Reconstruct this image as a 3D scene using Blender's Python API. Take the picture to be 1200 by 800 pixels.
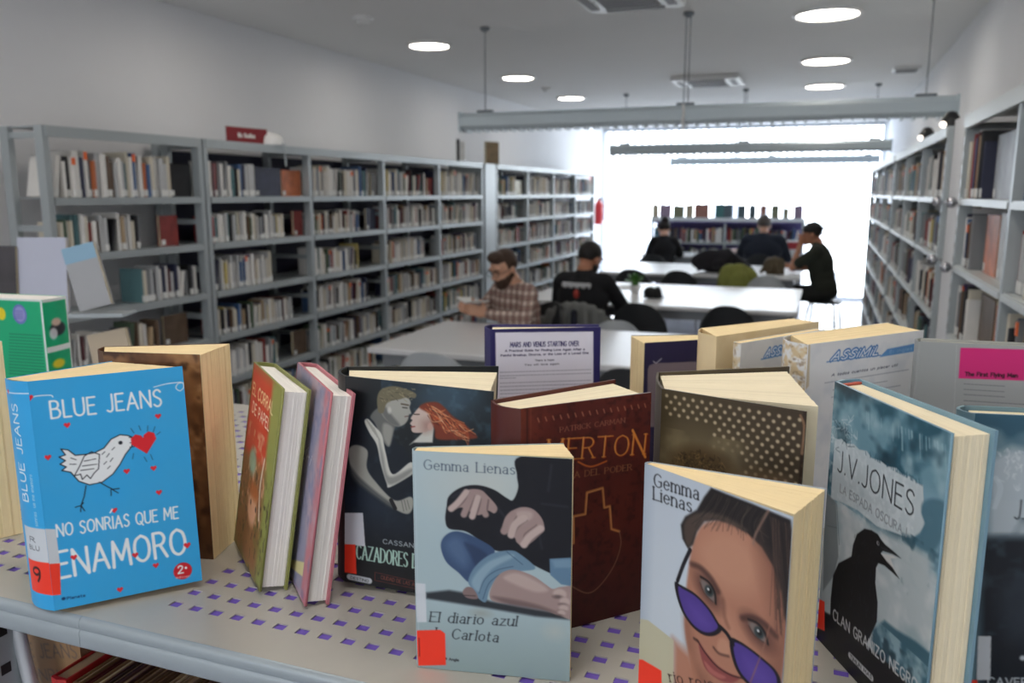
import bpy, math, random
import numpy as np
from mathutils import Matrix, Vector
random.seed(7); NR = np.random.RandomState(5)
for o in list(bpy.data.objects): bpy.data.objects.remove(o)
SC = bpy.context.scene; COL = SC.collection

# ------------------------------------------------------------------ camera, sky, light, exposure
H = 1.55; F = 968.0
PHI = math.atan(174/F); TH = math.atan(370/(F/math.cos(PHI)))
cam_d = bpy.data.cameras.new('camera'); cam = bpy.data.objects.new('camera', cam_d); COL.objects.link(cam)
cam.location = (0, 0, H); cam.rotation_euler = (math.pi/2-PHI, 0, TH)
cam_d.sensor_width = 22.3; cam_d.lens = 22.3*F/1200; cam_d.clip_start = 0.02
cam_d.dof.use_dof = True; cam_d.dof.focus_distance = 0.80; cam_d.dof.aperture_fstop = 4.5
SC.camera = cam
SC.view_settings.view_transform = 'Standard'; SC.view_settings.look = 'None'
SC.view_settings.gamma = 1; SC.view_settings.use_curve_mapping = False
SC.view_settings.exposure = 0.24
SKY = 7.5; LAMP = 17.0
w = bpy.data.worlds.new('sky'); SC.world = w; w.use_nodes = True
bg = w.node_tree.nodes['Background']; bg.inputs[0].default_value = (0.93, 0.96, 1.0, 1); bg.inputs[1].default_value = SKY
def portal(loc, rot, sx, sy):
    d = bpy.data.lights.new('window_portal', 'AREA'); d.shape = 'RECTANGLE'; d.size = sx; d.size_y = sy
    d.cycles.is_portal = True
    o = bpy.data.objects.new('window_portal', d); COL.objects.link(o); o.location = loc; o.rotation_euler = rot
portal((-1.33, 13.2, 1.27), (-math.pi/2, 0, 0), 4.06, 2.5)
portal((-1.33, -3.15, 1.95), (math.pi/2, 0, 0), 2.6, .8)

# ------------------------------------------------------------------ helpers
def lin(c):
    return tuple(((v/255)/12.92 if v/255 <= .04045 else ((v/255+.055)/1.055)**2.4) for v in c)
MATS = {}
def mat(name, rgb, rough=.5, metal=0., var=.0, scale=8., bump=0., coat=0., trans=0., spec=.5):
    if name in MATS: return MATS[name]
    m = bpy.data.materials.new(name); m.use_nodes = True; nt = m.node_tree; b = nt.nodes['Principled BSDF']
    c = lin(rgb); b.inputs['Base Color'].default_value = (*c, 1); b.inputs['Roughness'].default_value = rough
    b.inputs['Metallic'].default_value = metal; b.inputs['Coat Weight'].default_value = coat
    b.inputs['Specular IOR Level'].default_value = spec
    tc = nt.nodes.new('ShaderNodeTexCoord'); no = nt.nodes.new('ShaderNodeTexNoise'); no.inputs['Scale'].default_value = scale
    no.inputs['Detail'].default_value = 4; nt.links.new(tc.outputs['Object'], no.inputs['Vector'])
    mx = nt.nodes.new('ShaderNodeMix'); mx.data_type = 'RGBA'
    k = 1-var
    mx.inputs[6].default_value = (c[0]*k, c[1]*k, c[2]*k, 1); mx.inputs[7].default_value = (min(1, c[0]*(1+var)), min(1, c[1]*(1+var)), min(1, c[2]*(1+var)), 1)
    nt.links.new(no.outputs['Fac'], mx.inputs[0]); nt.links.new(mx.outputs[2], b.inputs['Base Color'])
    if bump:
        bp = nt.nodes.new('ShaderNodeBump'); bp.inputs['Strength'].default_value = bump; bp.inputs['Distance'].default_value = .004
        nt.links.new(no.outputs['Fac'], bp.inputs['Height']); nt.links.new(bp.outputs['Normal'], b.inputs['Normal'])
    if trans:
        tr = nt.nodes.new('ShaderNodeBsdfTranslucent'); tr.inputs[0].default_value = (*c, 1)
        ms = nt.nodes.new('ShaderNodeMixShader'); ms.inputs[0].default_value = trans
        nt.links.new(b.outputs[0], ms.inputs[1]); nt.links.new(tr.outputs[0], ms.inputs[2])
        nt.links.new(ms.outputs[0], nt.nodes['Material Output'].inputs[0])
    MATS[name] = m; return m
def emis(name, rgb, s):
    if name in MATS: return MATS[name]
    m = bpy.data.materials.new(name); m.use_nodes = True; b = m.node_tree.nodes['Principled BSDF']
    b.inputs['Base Color'].default_value = (.9, .9, .9, 1); b.inputs['Emission Color'].default_value = (*lin(rgb), 1)
    b.inputs['Emission Strength'].default_value = s; MATS[name] = m; return m
def printed(name='printed_cover', rough=.42, coat=.0):
    if name in MATS: return MATS[name]
    m = bpy.data.materials.new(name); m.use_nodes = True; nt = m.node_tree; b = nt.nodes['Principled BSDF']
    a = nt.nodes.new('ShaderNodeAttribute'); a.attribute_name = 'Col'
    nt.links.new(a.outputs['Color'], b.inputs['Base Color']); b.inputs['Roughness'].default_value = rough
    b.inputs['Specular IOR Level'].default_value = .35
    MATS[name] = m; return m

class MB:
    def __init__(s): s.v = []; s.f = []; s.m = []; s.k = 0
    def add(s, vs, fs, k=None):
        n = len(s.v); s.v += [tuple(v) for v in vs]; s.f += [tuple(i+n for i in f) for f in fs]
        s.m += [s.k if k is None else k]*len(fs); return s
    def box(s, x0, x1, y0, y1, z0, z1, k=None):
        vs = [(x, y, z) for z in (z0, z1) for y in (y0, y1) for x in (x0, x1)]
        return s.add(vs, [(0, 2, 3, 1), (4, 5, 7, 6), (0, 1, 5, 4), (2, 6, 7, 3), (0, 4, 6, 2), (1, 3, 7, 5)], k)
    def prism(s, poly, z0, z1, k=None):
        a = sum(poly[i][0]*poly[(i+1) % len(poly)][1]-poly[(i+1) % len(poly)][0]*poly[i][1] for i in range(len(poly)))
        if a < 0: poly = poly[::-1]
        n = len(poly); vs = [(p[0], p[1], z0) for p in poly]+[(p[0], p[1], z1) for p in poly]
        return s.add(vs, [tuple(range(n))[::-1], tuple(range(n, 2*n))]+[(i, (i+1) % n, n+(i+1) % n, n+i) for i in range(n)], k)
    def cyl(s, p0, p1, r0, r1=None, n=12, k=None, caps=True):
        r1 = r0 if r1 is None else r1; p0 = Vector(p0); p1 = Vector(p1); d = (p1-p0).normalized()
        a = d.orthogonal().normalized(); b = d.cross(a)
        vs = [p+(a*math.cos(t)+b*math.sin(t))*r for p, r in ((p0, r0), (p1, r1)) for t in [2*math.pi*i/n for i in range(n)]]
        fs = [(i, (i+1) % n, n+(i+1) % n, n+i) for i in range(n)]
        if caps: fs += [tuple(range(n))[::-1], tuple(range(n, 2*n))]
        return s.add(vs, fs, k)
    def tube(s, pts, r, n=8, k=None):
        P = [Vector(p) for p in pts]; rings = []; a = None
        for i, p in enumerate(P):
            d = (P[min(i+1, len(P)-1)]-P[max(i-1, 0)]).normalized()
            a = d.orthogonal().normalized() if a is None else (a-d*a.dot(d)).normalized()
            b = d.cross(a); rr = r[i] if isinstance(r, (list, tuple)) else r
            rings.append([p+(a*math.cos(2*math.pi*j/n)+b*math.sin(2*math.pi*j/n))*rr for j in range(n)])
        vs = [v for g in rings for v in g]
        fs = [(i*n+j, i*n+(j+1) % n, (i+1)*n+(j+1) % n, (i+1)*n+j) for i in range(len(P)-1) for j in range(n)]
        fs += [tuple(range(n))[::-1], tuple(range((len(P)-1)*n, len(P)*n))]
        return s.add(vs, fs, k)
    def ball(s, c, r, R=None, nu=16, nv=10, k=None):
        r = (r, r, r) if not isinstance(r, (tuple, list)) else r; c = Vector(c); vs = [Vector((0, 0, r[2]))]
        for i in range(1, nv):
            t = math.pi*i/nv
            vs += [Vector((r[0]*math.sin(t)*math.cos(2*math.pi*j/nu), r[1]*math.sin(t)*math.sin(2*math.pi*j/nu), r[2]*math.cos(t))) for j in range(nu)]
        vs.append(Vector((0, 0, -r[2])))
        if R is not None: vs = [R @ v for v in vs]
        vs = [v+c for v in vs]
        fs = [(0, 1+j, 1+(j+1) % nu) for j in range(nu)]
        for i in range(nv-2):
            a = 1+i*nu; fs += [(a+j, a+nu+j, a+nu+(j+1) % nu, a+(j+1) % nu) for j in range(nu)]
        e = len(vs)-1; a = 1+(nv-2)*nu; fs += [(a+j, e, a+(j+1) % nu) for j in range(nu)]
        return s.add(vs, fs, k)
    def caps(s, p0, p1, r0, r1, k=None, n=12):
        s.cyl(p0, p1, r0, r1, n, k); s.ball(p0, r0, nu=n, nv=8, k=k); s.ball(p1, r1, nu=n, nv=8, k=k); return s
    def lathe(s, prof, c=(0, 0, 0), n=24, k=None):
        m = len(prof); vs = [(c[0]+r*math.cos(2*math.pi*j/n), c[1]+r*math.sin(2*math.pi*j/n), c[2]+z) for r, z in prof for j in range(n)]
        fs = [(i*n+j, i*n+(j+1) % n, (i+1)*n+(j+1) % n, (i+1)*n+j) for i in range(m-1) for j in range(n)]
        fs += [tuple(range(n))[::-1], tuple(range((m-1)*n, m*n))]
        return s.add(vs, fs, k)
    def build(s, name, mats, parent=None, smooth=None, loc=None):
        me = bpy.data.meshes.new(name); me.from_pydata(s.v, [], s.f); me.update()
        mats = mats if isinstance(mats, (list, tuple)) else [mats]
        for m in mats: me.materials.append(m)
        if len(mats) > 1: me.polygons.foreach_set('material_index', s.m)
        if smooth is not None:
            me.shade_smooth()
            try: me.set_sharp_from_angle(angle=math.radians(smooth))
            except Exception: pass
        o = bpy.data.objects.new(name, me); COL.objects.link(o)
        if parent is not None: o.parent = parent
        if loc is not None: o.location = loc
        return o
def tag(o, label=None, cat=None, group=None, kind=None):
    if label: o['label'] = label
    if cat: o['category'] = cat
    if group: o['group'] = group
    if kind: o['kind'] = kind
    return o
def empty(name, loc, rz, label, cat, group=None):
    o = bpy.data.objects.new(name, None); COL.objects.link(o); o.empty_display_size = .1
    o.location = loc; o.rotation_euler = (0, 0, rz); return tag(o, label, cat, group)
def struct(o): o['kind'] = 'structure'; return o
def bevel(o, w=.004, seg=2):
    m = o.modifiers.new('bevel', 'BEVEL'); m.width = w; m.segments = seg; m.limit_method = 'ANGLE'; return o
# camera model (for measuring where things stand)
FW = np.array([-math.sin(TH)*math.cos(PHI), math.cos(TH)*math.cos(PHI), -math.sin(PHI)])
RT = np.array([math.cos(TH), math.sin(TH), 0.]); UP = np.cross(RT, FW); CC = np.array([0, 0, H])
def ray(px, py): return FW+RT*(px-600)/F-UP*(py-400)/F
def onz(px, py, z): d = ray(px, py); return CC+d*(z-H)/d[2]
def onx(px, py, x): d = ray(px, py); return CC+d*x/d[0]
def ony(px, py, y): d = ray(px, py); return CC+d*y/d[1]
def proj(p):
    v = np.array(p)-CC; z = v @ FW
    return 600+F*(v @ RT)/z, 400-F*(v @ UP)/z
ORD = ['zeroth','first','second','third','fourth','fifth','sixth','seventh','eighth','ninth','tenth','eleventh','twelfth','thirteenth','fourteenth','fifteenth','sixteenth','seventeenth','eighteenth','nineteenth','twentieth']
def ordn(n):
    if n <= 20: return ORD[n]
    t = {2:'twenty',3:'thirty',4:'forty',5:'fifty',6:'sixty'}[n//10]
    return (t[:-1]+'ieth') if n % 10 == 0 else t+'-'+ORD[n % 10]

# ------------------------------------------------------------------ room
M_WALL = mat('wall_paint', (226, 227, 230), .75, var=.03, scale=3, bump=.05)
M_CEIL = mat('ceiling_paint', (228, 228, 228), .8, var=.02, scale=3)
M_FLOOR = mat('floor_terrazzo', (196, 198, 205), .16, var=.08, scale=60)
M_STEEL = mat('shelf_grey_steel', (168, 176, 179), .42, .25, var=.05, scale=5)
M_STEELB = mat('lamp_grey_blue', (198, 211, 218), .5, .1, var=.03)
M_FRAME = mat('window_aluminium', (214, 218, 222), .4, .4, var=.04)
M_DARK = mat('dark_back_panel', (48, 46, 72), .6, var=.1, scale=6)
M_WHITE = mat('white_plastic', (225, 226, 226), .4, var=.02)
M_CHROME = mat('chrome', (190, 190, 195), .18, 1., var=.03)
M_BLACK = mat('black_plastic', (26, 27, 29), .45, var=.1)
XL, XR, YF, YB, ZC = -3.38, .74, 13.0, -3.0, 2.55
struct(MB().box(XL-.2, XR+.2, YB-.2, YF+.2, -.12, 0).build('floor', M_FLOOR))
struct(MB().box(XL-.2, XR+.2, YB-.2, YF+.2, ZC, ZC+.1).build('ceiling', M_CEIL))
struct(MB().box(XL-.2, XL, YB-.2, YF+.2, 0, ZC).build('wall_left', M_WALL))
struct(MB().box(XR, XR+.2, YB-.2, YF+.2, 0, ZC).build('wall_right', M_WALL))
b = MB(); b.box(XL, -2.6, YB-.2, YB, 0, ZC); b.box(-.06, XR, YB-.2, YB, 0, ZC); b.box(-2.6, -.06, YB-.2, YB, 0, 1.55); b.box(-2.6, -.06, YB-.2, YB, 2.35, ZC)
struct(b.build('wall_back', M_WALL))
b = MB(); b.box(-2.6, -2.55, YB-.13, YB-.07, 1.55, 2.35); b.box(-.11, -.06, YB-.13, YB-.07, 1.55, 2.35)
b.box(-2.55, -.11, YB-.13, YB-.07, 1.55, 1.6); b.box(-2.55, -.11, YB-.13, YB-.07, 2.3, 2.35); b.box(-1.355, -1.305, YB-.13, YB-.07, 1.6, 2.3)
struct(b.build('added_rear_window', M_FRAME))  # unseen window, added behind the camera so sky light reaches the book fronts
# far window wall
wf = MB(); wf.box(XL, XL+.06, YF, YF+.09, 0, ZC); wf.box(XR-.06, XR, YF, YF+.09, 0, ZC); wf.box(XL+.06, XR-.06, YF, YF+.09, ZC-.05, ZC); wf.box(XL+.06, XR-.06, YF, YF+.09, 0, .05)
for px in (778, 861):
    x = ony(px, 200, YF)[0]; wf.box(x-.02, x+.02, YF, YF+.09, .05, ZC-.05)
win = struct(wf.build('window_1', M_FRAME))
gm = bpy.data.materials.new('window_glass'); gm.use_nodes = True; nt = gm.node_tree; nt.nodes.remove(nt.nodes['Principled BSDF'])
gl = nt.nodes.new('ShaderNodeBsdfGlossy'); gl.inputs['Roughness'].default_value = .02; tp = nt.nodes.new('ShaderNodeBsdfTransparent'); tp.inputs[0].default_value = (.95, .97, .98, 1)
ms = nt.nodes.new('ShaderNodeMixShader'); ms.inputs[0].default_value = .05
nt.links.new(tp.outputs[0], ms.inputs[1]); nt.links.new(gl.outputs[0], ms.inputs[2]); nt.links.new(ms.outputs[0], nt.nodes['Material Output'].inputs[0])
MB().box(XL+.06, XR-.06, YF+.04, YF+.046, .05, ZC-.05).build('glass_pane', gm, win)
bl = empty('vertical_blind', (0, YF-.08, 0), 0, 'white vertical slat blind across the bright far window', 'blind')
MB().box(XL+.05, XR-.05, -.025, .025, ZC-.07, ZC-.02).build('headrail', mat('blind_rail', (170, 175, 182), .5), bl)
M_SLAT = mat('blind_slat', (240, 243, 248), .7, trans=.6)
n = 36
for i in range(n):
    x = XL+.1+(XR-XL-.2)*i/(n-1); a = math.radians(72)
    dx, dy = .055*math.cos(a), .045*math.sin(a)
    MB().prism([(x-dx, -dy), (x-dx+.001, -dy), (x+.006, 0), (x+dx+.001, dy), (x+dx, dy), (x+.005, 0)], .06, ZC-.072).build('slat', M_SLAT, bl)
for sd, x0, x1 in (('left', XL, XL+.012), ('right', XR-.012, XR)):
    struct(MB().box(x0, x1, YB, YF-.13, 0, .08).build('baseboard_'+sd, mat('skirting', (140, 142, 148), .5)))

# ------------------------------------------------------------------ ceiling fittings
M_GLOW = emis('lamp_glow', (255, 246, 234), LAMP); M_RIM = mat('lamp_rim', (240, 240, 240), .4)
lights = [(503, 52), (607, 90), (669, 114), (970, 15), (968, 70), (966, 100)]
names = ['nearest round recessed ceiling light over the left bookcases', 'middle round recessed ceiling light over the left bookcases', 'farthest round recessed ceiling light over the left bookcases',
 'nearest round recessed ceiling light in the right ceiling row', 'middle round recessed ceiling light in the right ceiling row', 'farthest round recessed ceiling light in the right ceiling row']
pos = [onz(*p, ZC)[:2] for p in lights]
extra = [(-2.6, 3.65), (-2.6, 1.9), (-2.6, .2), (-.08, 3.3), (-.08, 1.5), (-1.3, 1.1), (-.2, .35), (-1.3, -.7)]  # unseen lamps, added along and between the rows to light the foreground
for i, p in enumerate(list(pos)+extra):
    lab = names[i] if i < 6 else 'round ceiling light added above and behind the foreground shelf, outside the picture'
    t = empty('ceiling_light', (p[0], p[1], ZC), 0, lab, 'ceiling light', 'round ceiling lights' if i < 6 else 'added ceiling lights outside the picture')
    r = .135 if p[0] < -1 else .168
    MB().lathe([(r, 0), (r+.02, 0), (r+.022, -.012), (r+.004, -.018), (r-.004, -.012), (r-.004, -.001)], n=36).build('rim', M_RIM, t, 40)
    MB().lathe([(r-.005, -.002), (r-.005, -.010), (r*.6, -.012), (.001, -.012)], n=36).build('diffuser', M_GLOW, t, 40)
M_GRILL = mat('grille_shadow_grey', (128, 128, 130), .6)
for (px, py, s, lab) in ((830, 93, .29, 'square white air conditioning cassette in the middle of the ceiling'), (735, -8, .26, 'white air conditioning cassette cut off by the top of the picture')):
    c = onz(px, py, ZC); t = empty('air_conditioner', (c[0], c[1], ZC), 0, lab, 'air conditioner')
    bevel(MB().box(-s, s, -s, s, -.035, 0).build('panel', M_WHITE, t), .012)
    g = MB()
    for i in range(7): g.box(-s*.55, s*.55, -s*.55+i*s*.17, -s*.55+i*s*.17+s*.09, -.041, -.0352)
    g.build('grille', M_GRILL, t)
    for sx, sy in ((1, 0), (-1, 0), (0, 1), (0, -1)):
        b = MB()
        if sx: b.box(min(sx*s*.7, sx*s*.88), max(sx*s*.7, sx*s*.88), -s*.6, s*.6, -.04, -.0352)
        else: b.box(-s*.6, s*.6, min(sy*s*.7, sy*s*.88), max(sy*s*.7, sy*s*.88), -.04, -.0352)
        b.build('louvre', M_GRILL, t)
for (px, py, r, lab) in ((425, 20, .06, 'small white smoke detector on the ceiling near the left wall'), (640, 102, .045, 'small round white sensor on the ceiling between two lights')):
    c = onz(px, py, ZC); t = empty('smoke_detector', (c[0], c[1], ZC), 0, lab, 'smoke detector')
    MB().lathe([(r, 0), (r, -.012), (r*.9, -.02)], n=24).build('base', M_WHITE, t, 40)
    MB().lathe([(r*.6, -.0201), (r*.62, -.035), (r*.4, -.045), (.001, -.046)], n=24).build('head', M_WHITE, t, 40)
c = onz(1062, 80, ZC); t = empty('ceiling_vent', (c[0], c[1], ZC), 0, 'small rectangular vent on the ceiling near the right wall', 'vent')
MB().box(-.1, .1, -.12, .12, -.02, 0).build('frame', M_WHITE, t)
b = MB()
for i in range(5): b.box(-.08, .08, -.1+i*.043, -.1+i*.043+.02, -.026, -.0202)
b.build('grille', M_GRILL, t)
# hanging linear lamps
ZL = 1.94
def lin_lamp(y, x0, x1, lab, big):
    t = empty('linear_pendant_lamp', ((x0+x1)/2, y, ZL), 0, lab, 'hanging lamp', 'long hanging lamps')
    L = (x1-x0)/2; h = .10; b = MB()
    prof = [(-.05, 0), (-.075, .02), (-.07, h*.75), (-.045, h), (.045, h), (.07, h*.75), (.075, .02), (.05, 0)]
    vs = [(-L, p[0], p[1]) for p in prof]+[(L, p[0], p[1]) for p in prof]; n = len(prof)
    b.add(vs, [tuple(range(n)), tuple(range(n, 2*n))[::-1]]+[(i, n+i, n+(i+1) % n, (i+1) % n) for i in range(n)])
    b.build('housing', M_STEELB, t)
    MB().box(-L-.012, -L, -.08, .08, -.012, h+.005).build('end_cap', M_STEELB, t); MB().box(L, L+.012, -.08, .08, -.012, h+.005).build('end_cap', M_STEELB, t)
    g = MB(); k = int(2*L/.06)
    for i in range(k): x = -L+.02+i*(2*L-.04)/k; g.box(x, x+.012, -.05, .05, -.014, -.0005)
    g.build('louvre', mat('louvre_grey', (196, 206, 210), .4, .3), t)
    for cx in (-L+.14, .0, L-.14):
        MB().box(cx-.05, cx+.05, -.02, .02, h, h+.018).build('bracket', mat('cable_grey', (120, 126, 132), .5, .3), t)
        c = MB(); hh = ZC-ZL
        for s in ((-.012, .012) if cx == 0. else (0,)): c.cyl((cx+s, 0, h+.018), (cx+s, 0, hh), .0035, n=6)
        c.lathe([(.03, hh-.001), (.03, hh-.015), (.008, hh-.03)], (cx, 0, 0), 12)
        c.build('cable', mat('cable_grey', (120, 126, 132), .5, .3), t)
    if big: MB().tube([(.0, -.085, .1), (.004, -.088, .06), (0, -.086, .0), (.003, -.085, -.04)], .008).build('power_plug', M_WHITE, t, 40)
for (a, c, lab, big) in (((545, 152), (1118, 137), 'long grey-blue hanging lamp nearest the camera, spanning the tables', True), ((717, 181), (1043, 177), 'middle long hanging lamp before the bright window', False), ((788, 194), (1030, 190), 'farthest and shortest-looking hanging lamp before the bright window', False)):
    A = onz(*a, ZL); C2 = onz(*c, ZL); ym = (A[1]+C2[1])/2; lin_lamp(ym, ony(*a, ym)[0], min(ony(*c, ym)[0], XR-.03), lab, big)

# ------------------------------------------------------------------ bookcases and their books
PAL = [('white', (226, 224, 218), 24), ('cream', (214, 205, 182), 14), ('pale grey', (186, 188, 190), 14), ('grey', (126, 128, 132), 8), ('black', (32, 33, 38), 11), ('navy', (38, 44, 76), 7), ('blue', (58, 96, 150), 5), ('teal', (76, 124, 130), 4), ('red', (158, 44, 40), 5), ('maroon', (92, 38, 44), 4), ('brown', (104, 78, 56), 5), ('tan', (174, 146, 108), 4), ('green', (74, 98, 70), 4), ('orange', (206, 104, 52), 2), ('yellow', (206, 184, 96), 2), ('purple', (84, 66, 112), 2)]
PAL = [(n, tuple(int(v*.78+.22*(sum(c)/3)*1.0) for v in c), p) for n, c, p in PAL]
PN = [p[0] for p in PAL]; PW = [p[2] for p in PAL]; PC = {p[0]: p[1] for p in PAL}
M_PAGE = mat('book_page_edges', (228, 216, 186), .8, var=.06, scale=40)
M_TAG = mat('paper_spine_label', (225, 226, 224), .6, var=.03)
def fmat(n): return mat('cover_picture_'+n.replace(' ', '_'), PC[n], .45, var=.65, scale=17)
def bmat(n): return mat('cover_cloth_'+n.replace(' ', '_'), PC[n], .5, var=.08, scale=20)
BOOKS = []   # every shelved book: boxes to be built later
def shelf_books(org, al, out, length, z, zmax, depth, fill, where, flip, faceouts=(), leanprob=.06, lab_p=.75, hmul=1., tk=(.011, .026), white=1., start=0.):
    """org: left end (as seen) of the front edge; al: along, left to right as seen; out: outward"""
    u = .012+start*length; idx = 0; end = length*fill
    ww = [p*(white if n in ('white', 'cream', 'pale grey') else 1.) for n, p in zip(PN, PW)]
    hb = random.uniform(.66, .80)*(zmax-z)*hmul
    while u < end:
        t = random.uniform(*tk); hh = min(zmax-z-.02, hb*random.uniform(.82, 1.12)); cn = random.choices(PN, ww)[0]
        d = min(depth-.02, random.uniform(.11, .145)*hh/.16); idx += 1
        lean = random.uniform(.08, .22) if random.random() < leanprob else 0
        if u+t+lean*hh > length-.012: break
        BOOKS.append(dict(org=org, al=al, out=out, u=u, t=t, h=hh, d=d, z=z, c=cn, lean=lean, tag=random.random() < lab_p, sticker=random.random() < .05, where=where, idx=idx, face=False, set=random.uniform(.012, .03)))
        u += t+lean*hh*.95+random.choice([0.0006, .001, .001, .004])
    for (fu, fw, fh, c) in faceouts:
        idx += 1
        BOOKS.append(dict(org=org, al=al, out=out, u=max(fu, u+.004), t=fw, h=fh, d=.02, z=z, c=c, lean=0, tag=True, sticker=False, where=where, idx=idx, face=True, set=.05)); u = max(fu, u+.004)+fw
def bookcase(name, label, org, al, out, nb, bw, levels, top, depth, back, open_end=True, wide=(), rail=True):
    """one run of steel shelving; returns the shelf clear heights"""
    t = empty(name, (org[0], org[1], 0), 0, label, 'bookcase')
    al = Vector((*al, 0)); out = Vector((*out, 0)); O = Vector((0, 0, 0)); lip = .032 if out.x > 0 else .022
    SM = M_STEEL if out.x > 0 else mat('shelf_lit_steel', (200, 206, 206), .4, .2, var=.05, scale=5)  # right-hand steel coloured paler to stand for light falling on it
    def bx(u0, u1, o0, o1, z0, z1, b):
        P = [O+al*u+out*q for u, q in ((u0, o0), (u1, o0), (u1, o1), (u0, o1))]
        b.prism([(p.x, p.y) for p in P], z0, z1)
    for i in range(nb+1):
        u = i*bw; b = MB(); wpost = .014 if (not wide or i in wide) else .008
        bx(u-wpost, u+wpost, -.045, 0, 0, top, b); bx(u-wpost, u+wpost, -depth, -depth+.045, 0, top, b)
        for z in [.1]+[(levels[j]+levels[j+1])/2-.02 for j in range(len(levels)-1)]+[top-.05]:
            bx(u-wpost*.5, u+wpost*.5, -depth+.045, -.045, z, z+.025, b)
        if out.x < 0 and (i in (wide or ()) or i in (0, nb)):   # rows of slots in the end posts
            for z in np.arange(.3, top-.03, .05): b.k = 1; bx(u-.008, u+.008, -.0005, .0008, z, z+.02, b)
        b.build('upright', [M_STEEL, M_GRILL], t)
    for i in range(nb):
        for z in levels:
            b = MB(); bx(i*bw+.02, (i+1)*bw-.02, -depth+.004, -.002, z-.004, z, b); bx(i*bw+.02, (i+1)*bw-.02, -.008, .004, z-lip, z-.0041, b)
            b.build('shelf', SM, t)
    b = MB(); bx(.0, nb*bw, -.012, .006, top-.045, top, b); bx(0, nb*bw, -depth, -.0121, top-.006, top, b); b.build('top_rail', SM, t)
    if back:
        b = MB(); bx(.021, nb*bw-.021, -depth-.004, -depth-.001, .05, top-.05, b); b.build('back_panel', back, t)
    return t
def fo(*a): return a
LV = [.06, .305, .55, .795, 1.035, 1.29, 1.53]
XA = -3.0; TOPA = 1.822
M_BACKG = mat('grey_back_panel', (150, 152, 158), .6, var=.04)
bookcase('bookcase', 'grey steel bookcase at the far left with open end frame', (XA, 2.57), (0, 1), (1, 0), 1, .90, LV, TOPA, .24, None)
bookcase('bookcase', 'long grey steel bookcase along the left wall, five bays', (XA, 3.51), (0, 1), (1, 0), 4, .9225, LV, TOPA, .34, M_DARK)
bookcase('bookcase', 'farther grey steel bookcase along the left wall, near the window', (XA, 7.56), (0, 1), (1, 0), 4, .905, LV, TOPA, .34, M_DARK)
SH = ['bottom', 'sixth', 'fifth', 'fourth', 'third', 'second', 'top']
def row_fill(nbay, y0, bw, casename, spec):
    for i in range(nbay):
        for k, z in enumerate(LV):
            zt = (LV[k+1]-.034) if k < 6 else TOPA-.05
            f, fos, *st = spec.get((i, k), (random.choice([.82, .9, .97, .97, .97]), ()))
            wh = SH[k]+' shelf'+((', '+ORD[i+1]+' bay') if nbay > 1 else '')+' of '+casename
            shelf_books((XA-.0, y0+i*bw+.021), (0, 1), (1, 0), bw-.042, z, zt, .22 if y0 < 3 else .32, f, wh, False, fos, start=st[0] if st else 0, white=1.9 if y0 > 5 else 1.7)
row_fill(1, 2.57, .90, 'far-left bookcase', {(0, 6): (.80, [fo(.70, .15, .165, 'black')]), (0, 5): (.52, [fo(.62, .12, .15, 'red')]), (0, 4): (.97, [], .5), (0, 3): (.6, [fo(.6, .16, .15, 'brown')])})
row_fill(4, 3.51, .9225, 'long left bookcase', {(0, 6): (.42, [fo(.43, .24, .165, 'navy'), fo(.68, .19, .155, 'orange')]), (0, 5): (.72, [fo(.78, .09, .15, 'red')]), (0, 4): (.56, []), (0, 3): (.78, []), (0, 2): (.6, [fo(.72, .14, .15, 'brown')]),
  (1, 6): (.82, [fo(.8, .08, .16, 'grey')]), (1, 5): (.66, [fo(.72, .13, .15, 'navy')]), (1, 4): (.62, []), (1, 3): (.75, []), (2, 6): (.78, [fo(.78, .08, .14, 'red')]), (2, 4): (.72, []), (3, 6): (.95, []), (2, 5): (.97, []), (3, 5): (.97, []), (2, 3): (.97, [])})
row_fill(4, 7.56, .905, 'farther left bookcase', {(0, 6): (.6, [fo(.62, .2, .15, 'cream')]), (0, 4): (.6, [fo(.65, .1, .15, 'red')]), (0, 5): (.68, [])})
XRT = .45
bookcase('bookcase', 'near grey steel bookcase at the right edge with picture books', (XRT, 3.44), (0, -1), (-1, 0), 2, .92, LV, TOPA, .28, None, rail=True)
bookcase('bookcase', 'long grey steel bookcase along the right wall behind the near one', (XRT, 6.74), (0, -1), (-1, 0), 3, .935, LV, TOPA, .28, None, wide=(0, 3))
bookcase('bookcase', 'farthest grey steel bookcase along the right wall by the window', (XRT, 10.3), (0, -1), (-1, 0), 3, 1.15, LV, TOPA, .28, None, wide=(0, 3))
def right_fill(nbay, y1, bw, casename, spec, **kw):
    for i in range(nbay):
        for k, z in enumerate(LV):
            zt = (LV[k+1]-.034) if k < 6 else TOPA-.05
            f, fos = spec.get((i, k), (random.choice([.8, .9, .97, .97]), ()))
            shelf_books((XRT, y1-i*bw-.021), (0, -1), (-1, 0), bw-.042, z, zt, .26, f, SH[k]+' shelf, '+ORD[i+1]+' bay of '+casename, False, fos, **kw)
right_fill(2, 3.44, .92, 'near right bookcase', {(0, 6): (.30, [fo(.33, .30, .20, 'grey'), fo(.66, .18, .19, 'black')]), (0, 5): (.24, [fo(.28, .22, .19, 'orange'), fo(.52, .26, .20, 'pale grey')]), (0, 4): (.30, [fo(.32, .24, .19, 'brown'), fo(.58, .24, .18, 'orange')]), (0, 3): (.4, [fo(.45, .25, .18, 'white')]), (1, 6): (.3, [fo(.35, .25, .19, 'yellow'), fo(.65, .2, .19, 'teal')]), (1, 5): (.7, []), (1, 4): (.6, [fo(.6, .22, .18, 'blue')])}, hmul=1.18, tk=(.012, .03), white=.7)
right_fill(3, 6.74, .935, 'long right bookcase', {}, tk=(.014, .034), white=.55)
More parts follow.
